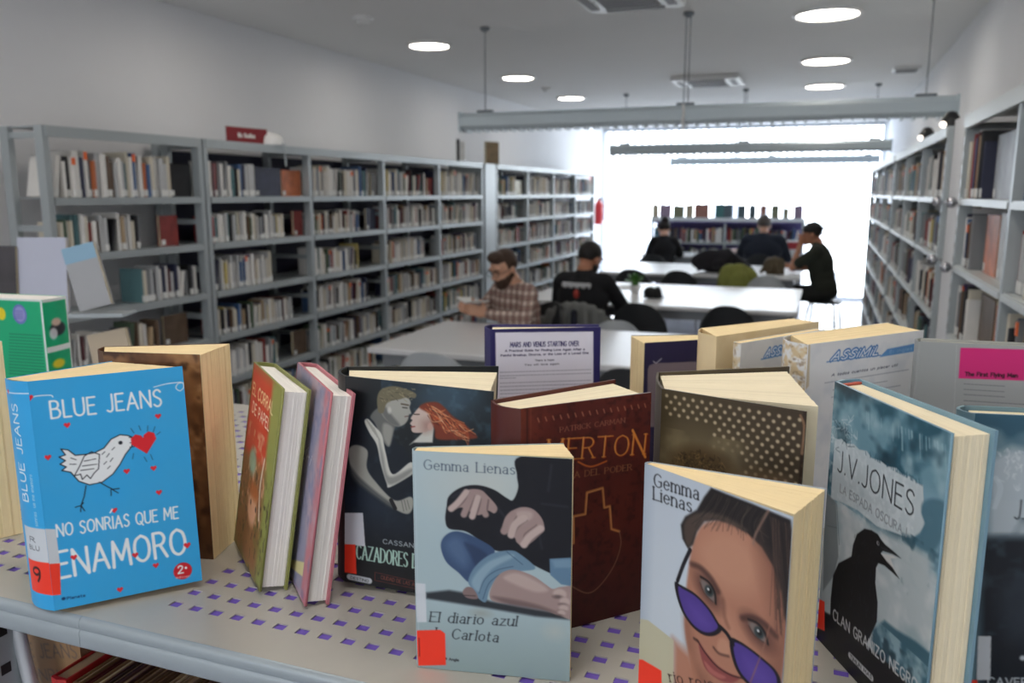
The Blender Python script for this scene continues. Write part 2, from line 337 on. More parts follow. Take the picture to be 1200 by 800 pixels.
right_fill(3, 10.3, 1.15, 'farthest right bookcase', {}, tk=(.016, .038), white=.6)
# white pier between the right bookcases
struct(MB().box(.47, XR, 3.50, 3.90, 0, TOPA+.02).build('trim_1', M_WALL))
# the low display unit by the window
DX0, DX1, DY, DZ = ony(763, 253, 11.95)[0], ony(943, 255, 11.95)[0], 11.95, 1.205
M_PURP = mat('purple_panel', (88, 80, 136), .55, var=.05)
t = empty('display_shelf', ((DX0+DX1)/2, DY, 0), 0, 'low grey and purple display shelf before the bright window', 'bookcase'); L = (DX1-DX0)/2
MB().box(-L, L, 0, .5, DZ-.02, DZ).box(-L, L, -.012, -.0001, DZ-.05, DZ).build('top_shelf', mat('display_lit_steel', (205, 210, 214), .4, .1), t)  # paler colour stands for the lit top and front edge
MB().box(-L+.03, L-.03, -.002, .012, DZ-.075, DZ-.021).build('purple_band', M_PURP, t)
for x in (-L+.015, 0, L-.015):
    for y in (.02, .48): MB().box(x-.015, x+.015, y-.02, y+.02, 0, DZ-.0201).build('upright', M_STEEL, t)
MB().box(-L+.03, L-.03, .246, .254, .1, DZ-.021).build('back_panel', M_PURP, t)
for z in (.86, .58, .30):
    for s in (-1, 1): MB().box(min(s*.016, s*(L-.032)), max(s*.016, s*(L-.032)), .012, .245, z-.025, z).build('shelf', M_STEEL, t)
for k, (z, zt, w) in enumerate(((.86, 1.09, 'upper row'), (.58, .83, 'lower row'))):
    for s, w2 in ((0, 'left half'), (1, 'right half')):
        shelf_books(((DX0+DX1)/2-L+.034+s*(L-.014), DY+.0), (1, 0), (0, -1), L-.052, z, zt, .2, .97, w+', '+w2+' of window display shelf', False, hmul=1.1, tk=(.014, .035), lab_p=.4, white=.7)

def small_book(b, d, fr=None):
    """append one shelved book to builder b (materials: cover, pages, label); local x = thickness, y = into the shelf"""
    al = Vector((*d['al'], 0)); ou = Vector((*d['out'], 0)); O = Vector((*d['org'], d['z']))+al*d['u']-ou*d['set']
    t, h, dp = d['t'], d['h'], d['d']; ca, sa = math.cos(d['lean']), math.sin(d['lean'])
    def P(x, y, z): return O+al*(x*ca+z*sa)-ou*y+Vector((0, 0, z*ca-x*sa+t*sa+.0006))
    def bx(x0, x1, y0, y1, z0, z1, k):
        vs = [P(x, y, z) for z in (z0, z1) for y in (y0, y1) for x in (x0, x1)]
        b.add(vs, [(0, 2, 3, 1), (4, 5, 7, 6), (0, 1, 5, 4), (2, 6, 7, 3), (0, 4, 6, 2), (1, 3, 7, 5)], k)
    if d['face']:
        bx(0, t, 0, .003, 0, h, fr[0]); bx(.004, t, .003, dp-.003, .002, h-.002, fr[1]); bx(0, t, dp-.003, dp, 0, h, fr[0])
        if d['tag']: bx(.004, .03, -.0008, 0, .006, .032, fr[2])
    else:
        e = min(.0025, t*.12)
        vs = [P(0, .004, 0), P(t*.5, 0, 0), P(t, .004, 0), P(t, .008, 0), P(0, .008, 0)]; vs += [v+(P(0, 0, h)-P(0, 0, 0)) for v in vs]
        b.add(vs, [(4, 3, 2, 1, 0), (5, 6, 7, 8, 9)]+[(i, (i+1) % 5, 5+(i+1) % 5, 5+i) for i in range(5)], fr[0])
        bx(0, e, .0081, dp, 0, h, fr[0]); bx(t-e, t, .0081, dp, 0, h, fr[0]); bx(e, t-e, .0082, dp-.004, .002, h-.003, fr[1])
        if d['tag']: bx(.0008, t-.0008, -.0008, .0035, .004, .034*min(1, h/.16), fr[2])
        if d['sticker']: bx(.0008, t-.0008, -.0008, .0035, h*.8, h*.97, fr[3])
def vis(d):
    al = Vector((*d['al'], 0)); p = Vector((*d['org'], d['z']))+al*(d['u']+d['t']/2)+Vector((0, 0, d['h']*.6))
    x, y = proj(p); q = p+al*d['t']; x2, _ = proj(q)
    a = abs(proj(p+Vector((0, 0, d['h'])))[1]-y)*abs(x2-x); 
    ok = 0 < x < 1200 and y < 400
    if x < 110: ok = ok and y < 265
    if 120 < x < 280 and y > 385: ok = False
    if 540 < x < 640 and y > 330: ok = False
    if 755 < x < 945: ok = ok and 5*math.hypot(p.x, p.y) > 0
    return a*(1 if d['face'] else 1) if ok else -1
BOOKS.sort(key=vis, reverse=True)
NIND = 285
rest = MB(); rm = [bmat(n) for n in PN]+[M_PAGE, M_TAG, mat('orange_sticker', (235, 110, 50), .5)]; ip = len(PN)
for i, d in enumerate(BOOKS):
    if i < NIND and vis(d) > 0:
        b = MB(); small_book(b, d, (0, 1, 2, 3))
        kind = 'face-out book' if d['face'] else 'book'
        o = b.build('library_book', [fmat(d['c']) if d['face'] else bmat(d['c']), M_PAGE, M_TAG, rm[-1]])
        c = Vector((*d['org'], d['z'])); o.data.transform(Matrix.Translation(-c)); o.location = c
        tag(o, '%s %s, %s from left, %s' % (d['c'], kind, ordn(d['idx']), d['where']), 'book', 'books on the '+d['where'])
    else:
        small_book(rest, d, (PN.index(d['c']), ip, ip+1, ip+2))
tag(rest.build('shelved_books', rm), 'remaining small library books filling the far bookcase shelves', 'books', kind='stuff')
# face-out books on top of the display unit
M_ART = [mat('cover_art_'+n, c, .5, var=.55, scale=22) for n, c in (('slate', (70, 88, 96)), ('olive', (116, 118, 92)), ('rust', (150, 104, 92)), ('sand', (176, 164, 140)), ('teal', (60, 110, 112)), ('mauve', (140, 120, 140)))]
spots = [(768, .09, 'pale', 3, 238), (779, .165, 'pale grey', 5, 238), (795, .15, 'olive grey', 1, 239), (807.5, .105, 'sand', 3, 238), (822, .20, 'rust and slate', 2, 237), (842.5, .12, 'teal', 4, 237), (853, .115, 'slate', 0, 237), (868.5, .11, 'dark slate', 0, 238), (881.5, .09, 'slate grey', 0, 238), (894, .075, 'rust orange', 2, 238), (908, .10, 'olive yellow', 1, 238), (921, .07, 'small olive', 1, 241), (935.5, .115, 'mauve', 5, 238)]
for i, (px, bw, cn, k, py) in enumerate(spots):
    P = ony(px, 252, DY+.12); hh = (252-py)*P[1]/F/1.0; r = random.uniform(-.15, .15)
    t = empty('display_book', (P[0], DY+.12+.03*(i % 2), DZ), r, '%s book standing face-out on window display shelf, %s from left' % (cn, ordn(i+1)), 'book', 'books standing on the window display shelf')
    MB().box(-bw/2, bw/2, -.004, 0, 0, hh).build('front_cover', M_ART[k], t)
    MB().box(-bw/2+.003, bw/2-.004, .0001, .022, .003, hh-.003).build('page_block', M_PAGE, t)
    MB().box(-bw/2, bw/2, .0221, .026, 0, hh).build('back_cover', M_ART[k], t)
# ------------------------------------------------------------------ tables
M_TOP = mat('white_laminate', (232, 233, 235), .28, var=.02); M_APR = mat('table_grey_steel', (142, 146, 150), .45, .3, var=.04)
def table(x0, x1, y0, y1, label, nl=2):
    z = .74; cx, cy = (x0+x1)/2, (y0+y1)/2; t = empty('reading_table', (cx, cy, 0), 0, label, 'table'); a, d = (x1-x0)/2, (y1-y0)/2
    bevel(MB().box(-a, a, -d, d, z-.03, z).build('tabletop', M_TOP, t), .006)
    b = MB(); q = .06
    b.box(-a+q, a-q, -d+q, -d+q+.03, z-.10, z-.0301); b.box(-a+q, a-q, d-q-.03, d-q, z-.10, z-.0301)
    b.box(-a+q, -a+q+.03, -d+q+.03, d-q-.03, z-.10, z-.0301); b.box(a-q-.03, a-q, -d+q+.03, d-q-.03, z-.10, z-.0301)
    b.build('apron', M_APR, t)
    for sx in (-1, 1):
        for sy in (-1, 1):
            x, y = sx*(a-q-.03), sy*(d-q-.03); b = MB(); b.box(x-.025, x+.025, y-.025, y+.025, .02, z-.1001); b.cyl((x, y, 0), (x, y, .02), .022)
            b.build('leg', M_APR, t)
    return t
table(-2.25, -.22, 3.78, 4.79, 'white reading table nearest the camera, before the man in plaid')
table(-2.2, -.15, 5.97, 7.45, 'white reading table with a small plant, second from the camera')
table(-2.2, -.2, 8.44, 9.75, 'white reading table with coats heaped at its near side')
table(-2.35, -.2, 11.0, 11.62, 'farthest white reading table, close to the window display shelf')
# ------------------------------------------------------------------ chairs
M_CHB = mat('chair_black_shell', (36, 39, 42), .5, var=.06); M_CHG = mat('chair_pale_grey_shell', (176, 182, 186), .45, var=.04)
def chair(x, y, rz, label, m=None, top=.82):
    m = m or M_CHB; t = empty('shell_chair', (x, y, 0), rz, label, 'chair', None)
    # faces local +y; back at local -y
    b = MB(); NU, NV = 14, 8; W = .20
    for side in (0, 1):
        vs = []
        for j in range(NV+1):
            for i in range(NU+1):
                a = -1+2*i/NU; v = j/NV; ww = W*(1-.28*v**3); zz = .52+(top-.52)*(v*(1-.22*abs(a)**2.6))
                yy = -.20-.05*v+.07*a*a-side*.014; vs.append((a*ww, yy, zz))
        n = NU+1; fs = [(j*n+i, j*n+i+1, (j+1)*n+i+1, (j+1)*n+i) for j in range(NV) for i in range(NU)]
        if side: fs = [f[::-1] for f in fs]
        b.add(vs, fs)
    n = NU+1; N = n*(NV+1); rim = [i for i in range(n)]+[j*n+NU for j in range(1, NV+1)]+[NV*n+i for i in range(NU-1, -1, -1)]+[j*n for j in range(NV-1, 0, -1)]
    b.f += [(rim[k], rim[k]+N, rim[(k+1) % len(rim)]+N, rim[(k+1) % len(rim)]) for k in range(len(rim))]; b.m += [0]*len(rim)
    b.build('backrest', m, t, 50)
    b = MB(); poly = [(.22*math.copysign(abs(math.cos(q))**.6, math.cos(q)), .02+.21*math.copysign(abs(math.sin(q))**.6, math.sin(q))) for q in [2*math.pi*k/28 for k in range(28)]]
    b.prism(poly, .430, .447); b.build('seat', m, t, 40)
    for s in (-1, 1): b = MB().tube([(s*.16, -.05, .44), (s*.16, -.17, .448), (s*.155, -.222, .50), (s*.155, -.236, .62)], .009); b.build('back_support', M_CHROME, t, 40)
    for sx in (-1, 1):
        for sy in (-1, 1):
            l = MB(); l.tube([(sx*.13, .02+sy*.13, .429), (sx*.165, .02+sy*.165, .40), (sx*.205, .02+sy*.215, .0)], .010); l.build('leg', M_CHROME, t, 40)
    return t
P = ony(497, 411, 3.42); chair(P[0], 3.42+.22, .1, 'pale grey chair at the near side of the closest table', M_CHG, P[2])
P = ony(738, 430, 3.42); chair(P[0], 3.42+.22, 0, 'black chair half hidden behind the navy book, near side of closest table', None, P[2])
chair(onz(712, 380, .75)[0], 4.95, math.pi, 'pale grey chair on the far side of the closest table', M_CHG, .735)
chair(onz(743, 350, .8)[0]+.10, 5.72, .0, 'black chair right of the seated man in black T-shirt')
chair(onz(865, 350, .8)[0], 5.78, -.05, 'black chair at the right end of the second table')
chair(onz(891, 333, .8)[0], 7.72, math.pi, 'pale grey chair on the far side of the second table', M_CHG, .80)
chair(onz(745, 313, .82)[0], 8.18, 0, 'black chair at third table, left one of the close pair')
chair(onz(796, 316, .82)[0], 8.2, 0, 'black chair at third table, right one of the close pair')
chair(onz(866, 316, .82)[0]-.02, 8.2, .1, 'black chair under the olive jacket at the third table')
chair(onz(785, 299, .8)[0]-.30, 10.78, 0, 'black chair of the woman with a hair bun', None, .78)
chair(onz(893, 297, .8)[0], 10.72, 0, 'black chair of the man in the dark sweater')
M2X, M2Y = onz(688, 345, .8)[0]+.05, 5.62
chair(M2X, M2Y-.02, .15, 'black chair holding the man in black T-shirt, grey jacket on it')
M1X, M1Y = -1.835, 5.12
chair(M1X, M1Y, math.radians(146), 'black chair of the bearded man in plaid shirt')
M4X, M4Y = .03, 9.15
t = empty('stool', (M4X, M4Y, 0), math.radians(80), 'stool with thin metal legs under the man in backward cap', 'stool')
bevel(MB().lathe([(.17, .425), (.18, .43), (.18, .447), (.001, .449)], n=28).build('seat', M_CHB, t, 40), .003)
for sx in (-1, 1):
    for sy in (-1, 1): MB().tube([(sx*.11, sy*.11, .424), (sx*.13, sy*.13, .38), (sx*.17, sy*.17, 0)], .011).build('leg', M_CHROME, t, 40)
MB().tube([(.145*math.cos(a), .145*math.sin(a)*1., .2) for a in [2*math.pi*i/20 for i in range(21)]], .006).build('foot_ring', M_CHROME, t, 40)

# ------------------------------------------------------------------ people
def remesh(b, name, m, parent, vox=.008, it=6, by=None):
    me = bpy.data.meshes.new('t'); me.from_pydata(b.v, [], b.f); o = bpy.data.objects.new('t', me); COL.objects.link(o)
    r = o.modifiers.new('r', 'REMESH'); r.mode = 'VOXEL'; r.voxel_size = vox
    s = o.modifiers.new('s', 'SMOOTH'); s.factor = .5; s.iterations = it
    dg = bpy.context.evaluated_depsgraph_get(); dg.update(); nm = bpy.data.meshes.new_from_object(o.evaluated_get(dg)); nm.name = name
    bpy.data.objects.remove(o); bpy.data.meshes.remove(me)
    for x in (m if isinstance(m, list) else [m]): nm.materials.append(x)
    nm.shade_smooth()
    if by:
        n = len(nm.polygons); c = np.empty(n*3); nm.polygons.foreach_get('center', c); c = c.reshape(-1, 3); nm.polygons.foreach_set('material_index', by(c).astype(np.int32))
    q = bpy.data.objects.new(name, nm); COL.objects.link(q); q.parent = parent; return q
def V(*a): return Vector(a)
def hand(b, wr, el, fw, side, curl, sc=1.):
    """palm + five fingers; wr wrist, fw pointing dir of the hand, side: thumb direction"""
    f = Vector(fw).normalized(); s = Vector(side); s = (s-f*s.dot(f)).normalized(); n = f.cross(s)
    R = Matrix((s, f, n)).transposed(); pc = wr+f*.045*sc
    b.ball(pc, (.040*sc, .050*sc, .016*sc), R, 14, 10)
    for k, (o, L) in enumerate(((.030, .068), (.010, .076), (-.010, .070), (-.029, .056))):
        p = pc+f*.036*sc+s*o*sc; d = f.copy()
        for j, g in enumerate((.46, .32, .26)):
            d = (d*math.cos(curl*(.6+.4*j))+n*math.sin(curl*(.6+.4*j))).normalized(); q = p+d*L*g*sc; r = (.0095-.001*j)*sc
            b.caps(p, q, r, r*.92, n=8); p = q
    p = wr+f*.02*sc+s*.03*sc; d = (f*.6+s*.8).normalized()
    for j, L in enumerate((.034, .030)):
        q = p+d*L*sc; b.caps(p, q, .0115*sc, .0095*sc, n=8); p = q; d = (d+f*.6+n*curl*.5).normalized()
def person(label, loc, rz, lean, skin, shirt, pants, arms, head=(0, 0, 0), hair='short', hairc=(38, 30, 26), sleeve=1., vox=.008, wide=1., extra=None, legspread=.1, hs=1., legs=True, collar=False, yoff=0., build=1.):
    t = empty('person', (loc[0], loc[1], 0), rz, label, 'person')
    ms = mat('skin_'+skin[0], skin[1], .5, var=.05); S = build
    la, up = lean, V(0, math.sin(lean), math.cos(lean)); hip = V(0, yoff, .545)
    R = Matrix.Rotation(-la, 3, 'X')
    chest = hip+up*.30*S+V(0, .0, 0); shc = hip+up*.43*S; nk = hip+up*.50*S
    hp, hy, hr = head
    HR = Matrix.Rotation(hy, 3, 'Z') @ Matrix.Rotation(hp, 3, 'X') @ Matrix.Rotation(hr, 3, 'Y')
    hc = nk+V(0, .03, .042)+HR @ V(0, .02, .072)
    b = MB(); sh = MB()
    for m_, g in ((b, 0.), (sh, .014)):
        m_.ball(hip+up*.04, (.165*wide+g, .125+g, .13+g), R); m_.ball(hip+up*.17, (.150*wide+g, .118+g, .16+g), R); m_.ball(chest, (.172*wide+g, .122+g, .17+g), R)
        m_.caps(shc+V(-.14*wide, 0, -.005), shc+V(.14*wide, 0, -.005), .062+g, .062+g)
        m_.caps(shc+V(0, 0, .0), nk+V(0, .005, .0 if g else .02), .085+g*.6, .056+g*.5)
    b.caps(nk, hc+HR @ V(0, -.025, -.05), .054, .050)
    # head
    b.ball(hc+HR @ V(0, -.012, .018), (.074*hs, .094*hs, .092*hs), HR, 20, 14); b.ball(hc+HR @ V(0, .028, -.045), (.056*hs, .060*hs, .066*hs), HR, 16, 12)
    b.ball(hc+HR @ V(0, .066, -.088), (.026, .020, .020), HR); b.caps(hc+HR @ V(0, .082, .010), hc+HR @ V(0, .104, -.026), .009, .014, n=8)
    b.caps(hc+HR @ V(-.018, .080, -.056), hc+HR @ V(.018, .080, -.056), .008, .008, n=8)
    for s in (-1, 1): b.ball(hc+HR @ V(s*.075, -.012, -.015), (.010, .020, .030), HR, 10, 8); b.ball(hc+HR @ V(s*.032, .078, .026), (.024, .010, .010), HR, 8, 6)
    for s, (el, wr, fw, sd, cu) in zip((-1, 1), arms):
        a = shc+V(s*.165*wide, 0, -.01); el, wr = Vector(el), Vector(wr)
        b.caps(a, el, .047, .038); b.caps(el, wr, .038, .026); hand(b, wr, el, fw, sd, cu)
        sh.caps(a, el, .062, .052) if sleeve >= 1 else sh.caps(a, a.lerp(el, .7), .064, .060)
        if sleeve > 1: sh.caps(el, el.lerp(wr, .93), .052, .038)
        elif sleeve == 1.: sh.caps(el, el.lerp(wr, .25), .052, .050)
    tr = MB(); shoe = [MB(), MB()]
    tr.ball(hip+V(0, 0, -.01), (.178*wide, .14, .10))
    for i, s in enumerate((-1, 1)):
        hj = hip+V(s*.09, .02, -.02); kn = V(s*(.09+legspread), .44+yoff, .50); an = V(s*(.10+legspread), .42+yoff, .09)
        b.caps(hj, kn, .075, .052); b.caps(kn, an, .052, .036); tr.caps(hj, kn, .090, .064); tr.caps(kn, an.lerp(kn, .08), .064, .050)
        b.caps(an, an+V(0, .10, -.045), .036, .03); shoe[i].caps(an+V(0, -.03, -.048), an+V(0, .13, -.052), .042, .038); shoe[i].ball(an+V(0, .0, -.02), (.046, .055, .05))
    remesh(b, 'body', ms, t, vox)
    remesh(sh, 'shirt', shirt, t, .011, 5); remesh(tr, 'trousers', pants, t, .012, 5)
    for q in shoe:
        for i, v in enumerate(q.v): q.v[i] = (v[0], v[1], max(v[2], .001))
        remesh(q, 'shoe', mat('shoe_dark', (40, 38, 40), .6), t, .01, 3)
    mh = mat('hair_%d_%d' % hairc[:2], hairc, .6, var=.25, scale=60, bump=.6)
    # hair: cap that leaves the face free
    h = MB(); 
    h.ball(hc+HR @ V(0, -.022, .030), (.082*hs, .096*hs, .090*hs), HR, 24, 16)
    if hair == 'bun': h.ball(hc+HR @ V(0, -.085, .095), (.05, .05, .048), HR)
    if hair == 'quiff': h.ball(hc+HR @ V(0, .035, .095), (.06, .05, .035), HR)
    o = remesh(h, 'hair', mh, t, .007, 3); inv = HR.inverted()
    me = o.data; n = len(me.vertices); c = np.empty(n*3); me.vertices.foreach_get('co', c); c = c.reshape(-1, 3)
    for i in range(n):
        q = inv @ (Vector(c[i])-hc)
        lim = .052+ .006*math.sin(q.x*90)
        if q.y > .02 and q.z < lim+.2*max(0, .05-q.y): c[i] = hc+HR @ V(q.x*.86, q.y*.80, q.z*.9)
        elif q.z < -.03 and q.y > -.04: c[i] = hc+HR @ (q*.82)
        elif q.z < -.062: c[i] = hc+HR @ (q*.84)
    me.vertices.foreach_set('co', c.ravel()); me.update()
    for s in (-1, 1):
        MB().ball(hc+HR @ V(s*.031, .0800, .004), (.0105, .0065, .006), HR, 10, 8).build('eye', mat('eye_dark', (40, 32, 28), .2), t, 60)
        MB().caps(hc+HR @ V(s*.016, .0905, .024), hc+HR @ V(s*.05, .080, .026), .005, .004, n=6).build('eyebrow', mh, t, 60)
    if extra: extra(t, hc, HR, nk, shc, chest, hip, up, mh)
    return t
SK = ('light', (206, 158, 132)); SKT = ('tan', (178, 122, 94))
# plaid shirt: woven checks
def plaid():
    m = bpy.data.materials.new('plaid_cloth'); m.use_nodes = True; nt = m.node_tree; bs = nt.nodes['Principled BSDF']; bs.inputs['Roughness'].default_value = .9
    tc = nt.nodes.new('ShaderNodeTexCoord'); acc = None
    sep = nt.nodes.new('ShaderNodeSeparateXYZ'); nt.links.new(tc.outputs['Object'], sep.inputs[0])
    def wave(sock, k, thr):
        mu = nt.nodes.new('ShaderNodeMath'); mu.operation = 'MULTIPLY'; mu.inputs[1].default_value = k; nt.links.new(sock, mu.inputs[0])
        fr = nt.nodes.new('ShaderNodeMath'); fr.operation = 'FRACT'; nt.links.new(mu.outputs[0], fr.inputs[0])
        g = nt.nodes.new('ShaderNodeMath'); g.operation = 'LESS_THAN'; g.inputs[1].default_value = thr; nt.links.new(fr.outputs[0], g.inputs[0]); return g.outputs[0]
    ad = nt.nodes.new('ShaderNodeMath'); ad.operation = 'ADD'; nt.links.new(sep.outputs[0], ad.inputs[0]); nt.links.new(sep.outputs[1], ad.inputs[1])
    def mix(fac, A, Bc, k):
        mx = nt.nodes.new('ShaderNodeMix'); mx.data_type = 'RGBA'
        sc = nt.nodes.new('ShaderNodeMath'); sc.operation = 'MULTIPLY'; sc.inputs[1].default_value = k; nt.links.new(fac, sc.inputs[0]); nt.links.new(sc.outputs[0], mx.inputs[0])
        if isinstance(A, tuple): mx.inputs[6].default_value = (*lin(A), 1)
        else: nt.links.new(A, mx.inputs[6])
        mx.inputs[7].default_value = (*lin(Bc), 1); return mx.outputs[2]
    c = mix(wave(ad.outputs[0], 17, .5), (218, 200, 188), (128, 88, 80), .62); c = mix(wave(sep.outputs[2], 17, .5), c, (120, 80, 74), .6)
    c = mix(wave(ad.outputs[0], 34, .14), c, (62, 44, 48), .6); c = mix(wave(sep.outputs[2], 34, .14), c, (62, 44, 48), .6)
    nt.links.new(c, bs.inputs['Base Color']); return m
def x_man1(t, hc, HR, nk, shc, chest, hip, up, mh):
    b = MB(); b.ball(hc+HR @ V(0, .028, -.062), (.062, .062, .058), HR); b.ball(hc+HR @ V(0, .066, -.092), (.036, .026, .030), HR)
    for s in (-1, 1): b.caps(hc+HR @ V(s*.066, -.004, -.05), hc+HR @ V(s*.073, -.006, .0), .013, .010)
    o = remesh(b, 'beard', mh, t, .006, 3); me = o.data; inv = HR.inverted()
    for v in me.vertices:
        q = inv @ (v.co-hc)
        if q.z > -.040 and q.y > .045: v.co = hc+HR @ V(q.x*.8, q.y*.84, q.z)
    g = MB()
    for s in (-1, 1):
        c = hc+HR @ V(s*.034, .098, .002); g.tube([c+HR @ V(.024*math.cos(a), 0, .019*math.sin(a)) for a in [2*math.pi*i/16 for i in range(17)]], .0018, 6)
        g.tube([c+HR @ V(s*.024, 0, .005), hc+HR @ V(s*.078, .05, .006), hc+HR @ V(s*.080, -.01, .004)], .0016, 6)
    g.tube([hc+HR @ V(-.011, .1, .006), hc+HR @ V(.011, .1, .006)], .0016, 6)
    g.build('glasses', M_BLACK, t, 60)
    c = MB()
    for s in (-1, 1):
        p = nk+V(0, .0, .005); c.prism([(p.x+s*.012, p.y+.085), (p.x+s*.066, p.y+.045), (p.x+s*.082, p.y-.01), (p.x+s*.062, p.y-.0), (p.x+s*.04, p.y+.04)], p.z-.012, p.z+.022)
    c.build('collar', t.children[1].data.materials[0], t)
person('seated bearded man in plaid shirt and glasses reading a booklet', (M1X, M1Y-.03), math.radians(146), .20, SK, plaid(), mat('trousers_navy', (40, 44, 60), .85, var=.1),
 (((-.24, .17, .77), (-.07, .335, .80), (.35, .75, .25), (.1, -.2, 1), .55), ((.24, .17, .77), (.07, .335, .80), (-.35, .75, .25), (-.1, -.2, 1), .55)),
 head=(-.42, .12, 0), hair='quiff', hairc=(62, 42, 30), sleeve=2, vox=.0065, extra=x_man1, wide=1.0, build=.88)
def print_text(t, parent, pts, m, name): pass
def x_man2(t, hc, HR, nk, shc, chest, hip, up, mh):
    b = MB(); b.ball(hc+HR @ V(0, .026, -.060), (.062, .062, .056), HR); remesh(b, 'beard', mh, t, .007, 3)
    # printed lettering squiggle and red emblem on the back of the T-shirt
    y0 = chest.y-.139; g = MB(); N = 40
    for i in range(N):
        x = -.105+.21*i/N
        if i % 9 == 8: continue
        z = chest.z+.105+.010*math.sin(i*2.1); yy = chest.y-.122*math.sqrt(max(0, 1-(x/.2)**2))-.02-.02*0
        g.box(x, x+.0055, yy-.012, yy+.01, z-.011, z+.011)
    g.build('shirt_print', mat('print_white', (220, 222, 226), .7), t)
    g = MB(); g.ball((.004, chest.y-.135, chest.z+.045), (.022, .016, .034)); g.build('shirt_emblem', mat('print_red', (170, 60, 50), .7), t, 60)
person('seated man in black T-shirt with back print, seen from behind', (M2X, M2Y), -.10, .14, SKT, mat('tshirt_black', (20, 21, 26), .9, var=.1), mat('trousers_dark', (34, 35, 42), .85),
 (((-.25, .18, .75), (-.14, .40, .775), (.3, 1, -.05), (1, 0, .2), .3), ((.25, .18, .75), (.14, .40, .775), (-.3, 1, -.05), (-1, 0, .2), .3)),
 head=(-.45, -.35, 0), hairc=(26, 22, 22), sleeve=1., extra=x_man2, wide=1.06, build=.90)
wx = onz(783, 290, .95)[0]-.32
def x_neck(t, hc, HR, nk, shc, chest, hip, up, mh): pass
person('seated woman with dark hair in a bun and black top, seen from behind', (wx, 10.80), .18, .22, SK, mat('top_black', (20, 20, 24), .9), mat('trousers_dark', (34, 35, 42), .85),
 (((-.20, .16, .76), (-.12, .36, .775), (.2, 1, -.05), (1, 0, .2), .3), ((.21, .15, .76), (.12, .36, .775), (-.3, 1, -.05), (-1, 0, .2), .3)),
 head=(-.35, .25, 0), hair='bun', hairc=(30, 22, 22), sleeve=1., wide=.84, build=.90)
m3 = onz(893, 280, 1.0)[0]
person('seated broad man in dark blue sweater and cropped hair, seen from behind', (m3, 10.72), .02, .12, SK, mat('sweater_navy', (30, 37, 50), .9, var=.1), mat('trousers_dark', (34, 35, 42), .85),
 (((-.30, .16, .74), (-.16, .40, .775), (.3, 1, -.05), (1, 0, .2), .3), ((.30, .16, .74), (.16, .40, .775), (-.3, 1, -.05), (-1, 0, .2), .3)),
 head=(-.25, .1, 0), hairc=(92, 84, 80), sleeve=2, wide=1.28, hs=1.05, build=1.02)
def x_man4(t, hc, HR, nk, shc, chest, hip, up, mh):
    c = MB(); c.ball(hc+HR @ V(0, -.018, .040), (.086, .102, .084), HR); c.ball(hc+HR @ V(0, -.118, .030), (.055, .062, .012), HR)
    o = remesh(c, 'cap', mat('cap_black', (28, 27, 28), .8), t, .007, 3); inv = HR.inverted()
    for v in o.data.vertices:
        q = inv @ (v.co-hc)
        if q.z < .022: v.co = hc+HR @ V(q.x*.9, q.y*.9 if q.y > -.1 else q.y, .022+(q.z-.022)*.12)
person('man in backward black cap and olive shirt, hand at his chin', (M4X, M4Y), math.radians(80), .20, SKT, mat('shirt_olive', (44, 48, 40), .9, var=.1), mat('trousers_charcoal', (40, 42, 40), .85),
 (((-.17, .30, .79), (-.06, .26, 1.01), (.25, -.1, .9), (.6, -.4, .3), .9), ((.22, .24, .76), (.10, .46, .79), (-.2, 1, .0), (-1, .2, .2), .4)),
 head=(-.22, .1, 0), hairc=(34, 28, 26), sleeve=.6, vox=.007, extra=x_man4, wide=1.1, build=.98)

# ------------------------------------------------------------------ things on the tables and chairs
# open booklet held by the man in plaid
c1 = Vector((M1X, M1Y-.03, 0)); R1 = Matrix.Rotation(math.radians(146), 4, 'Z'); hp = c1+R1 @ V(0, .455, .872)
t = empty('booklet', hp, math.radians(146), 'white booklet held open by the bearded man in plaid', 'booklet')
for s in (-1, 1):
    b = MB(); b.add([(0, 0, -.006), (s*.11, 0, .02), (s*.11, -.115, .012), (0, -.115, -.018), (0, 0, .002), (s*.11, 0, .026), (s*.11, -.115, .018), (0, -.115, -.010)], [(0, 1, 2, 3), (7, 6, 5, 4), (0, 4, 5, 1), (1, 5, 6, 2), (2, 6, 7, 3), (3, 7, 4, 0)])
    b.build('page_half', M_TAG, t)
# potted plant, dark cloth, papers on the second table
P = onz(744, 343, .74); t = empty('potted_plant', (P[0], P[1], .74), 0, 'small green plant in white pot on the second table', 'plant')
MB().lathe([(.03, 0), (.042, .06), (.045, .065), (.040, .065), (.036, .055), (.001, .055)], n=20).build('pot', M_WHITE, t, 40)
b = MB()
for i in range(46):
    a, e = random.uniform(0, 6.28), random.uniform(.15, 1.5); d = V(math.cos(a)*math.cos(e), math.sin(a)*math.cos(e), math.sin(e)); p = V(0, 0, .075)+d*random.uniform(.03, .085); s = d.cross(V(0, 0, 1)).normalized()*.017; u = d*.026
    b.add([p-u, p+s, p+u, p-s, p-u+V(0, 0, .001), p+s+V(0, 0, .002), p+u+V(0, 0, .001), p-s+V(0, 0, .002)], [(0, 1, 2, 3), (7, 6, 5, 4)])
b.ball((0, 0, .08), (.03, .03, .03)); b.build('foliage', mat('leaf_green', (72, 128, 48), .5, var=.3), t)
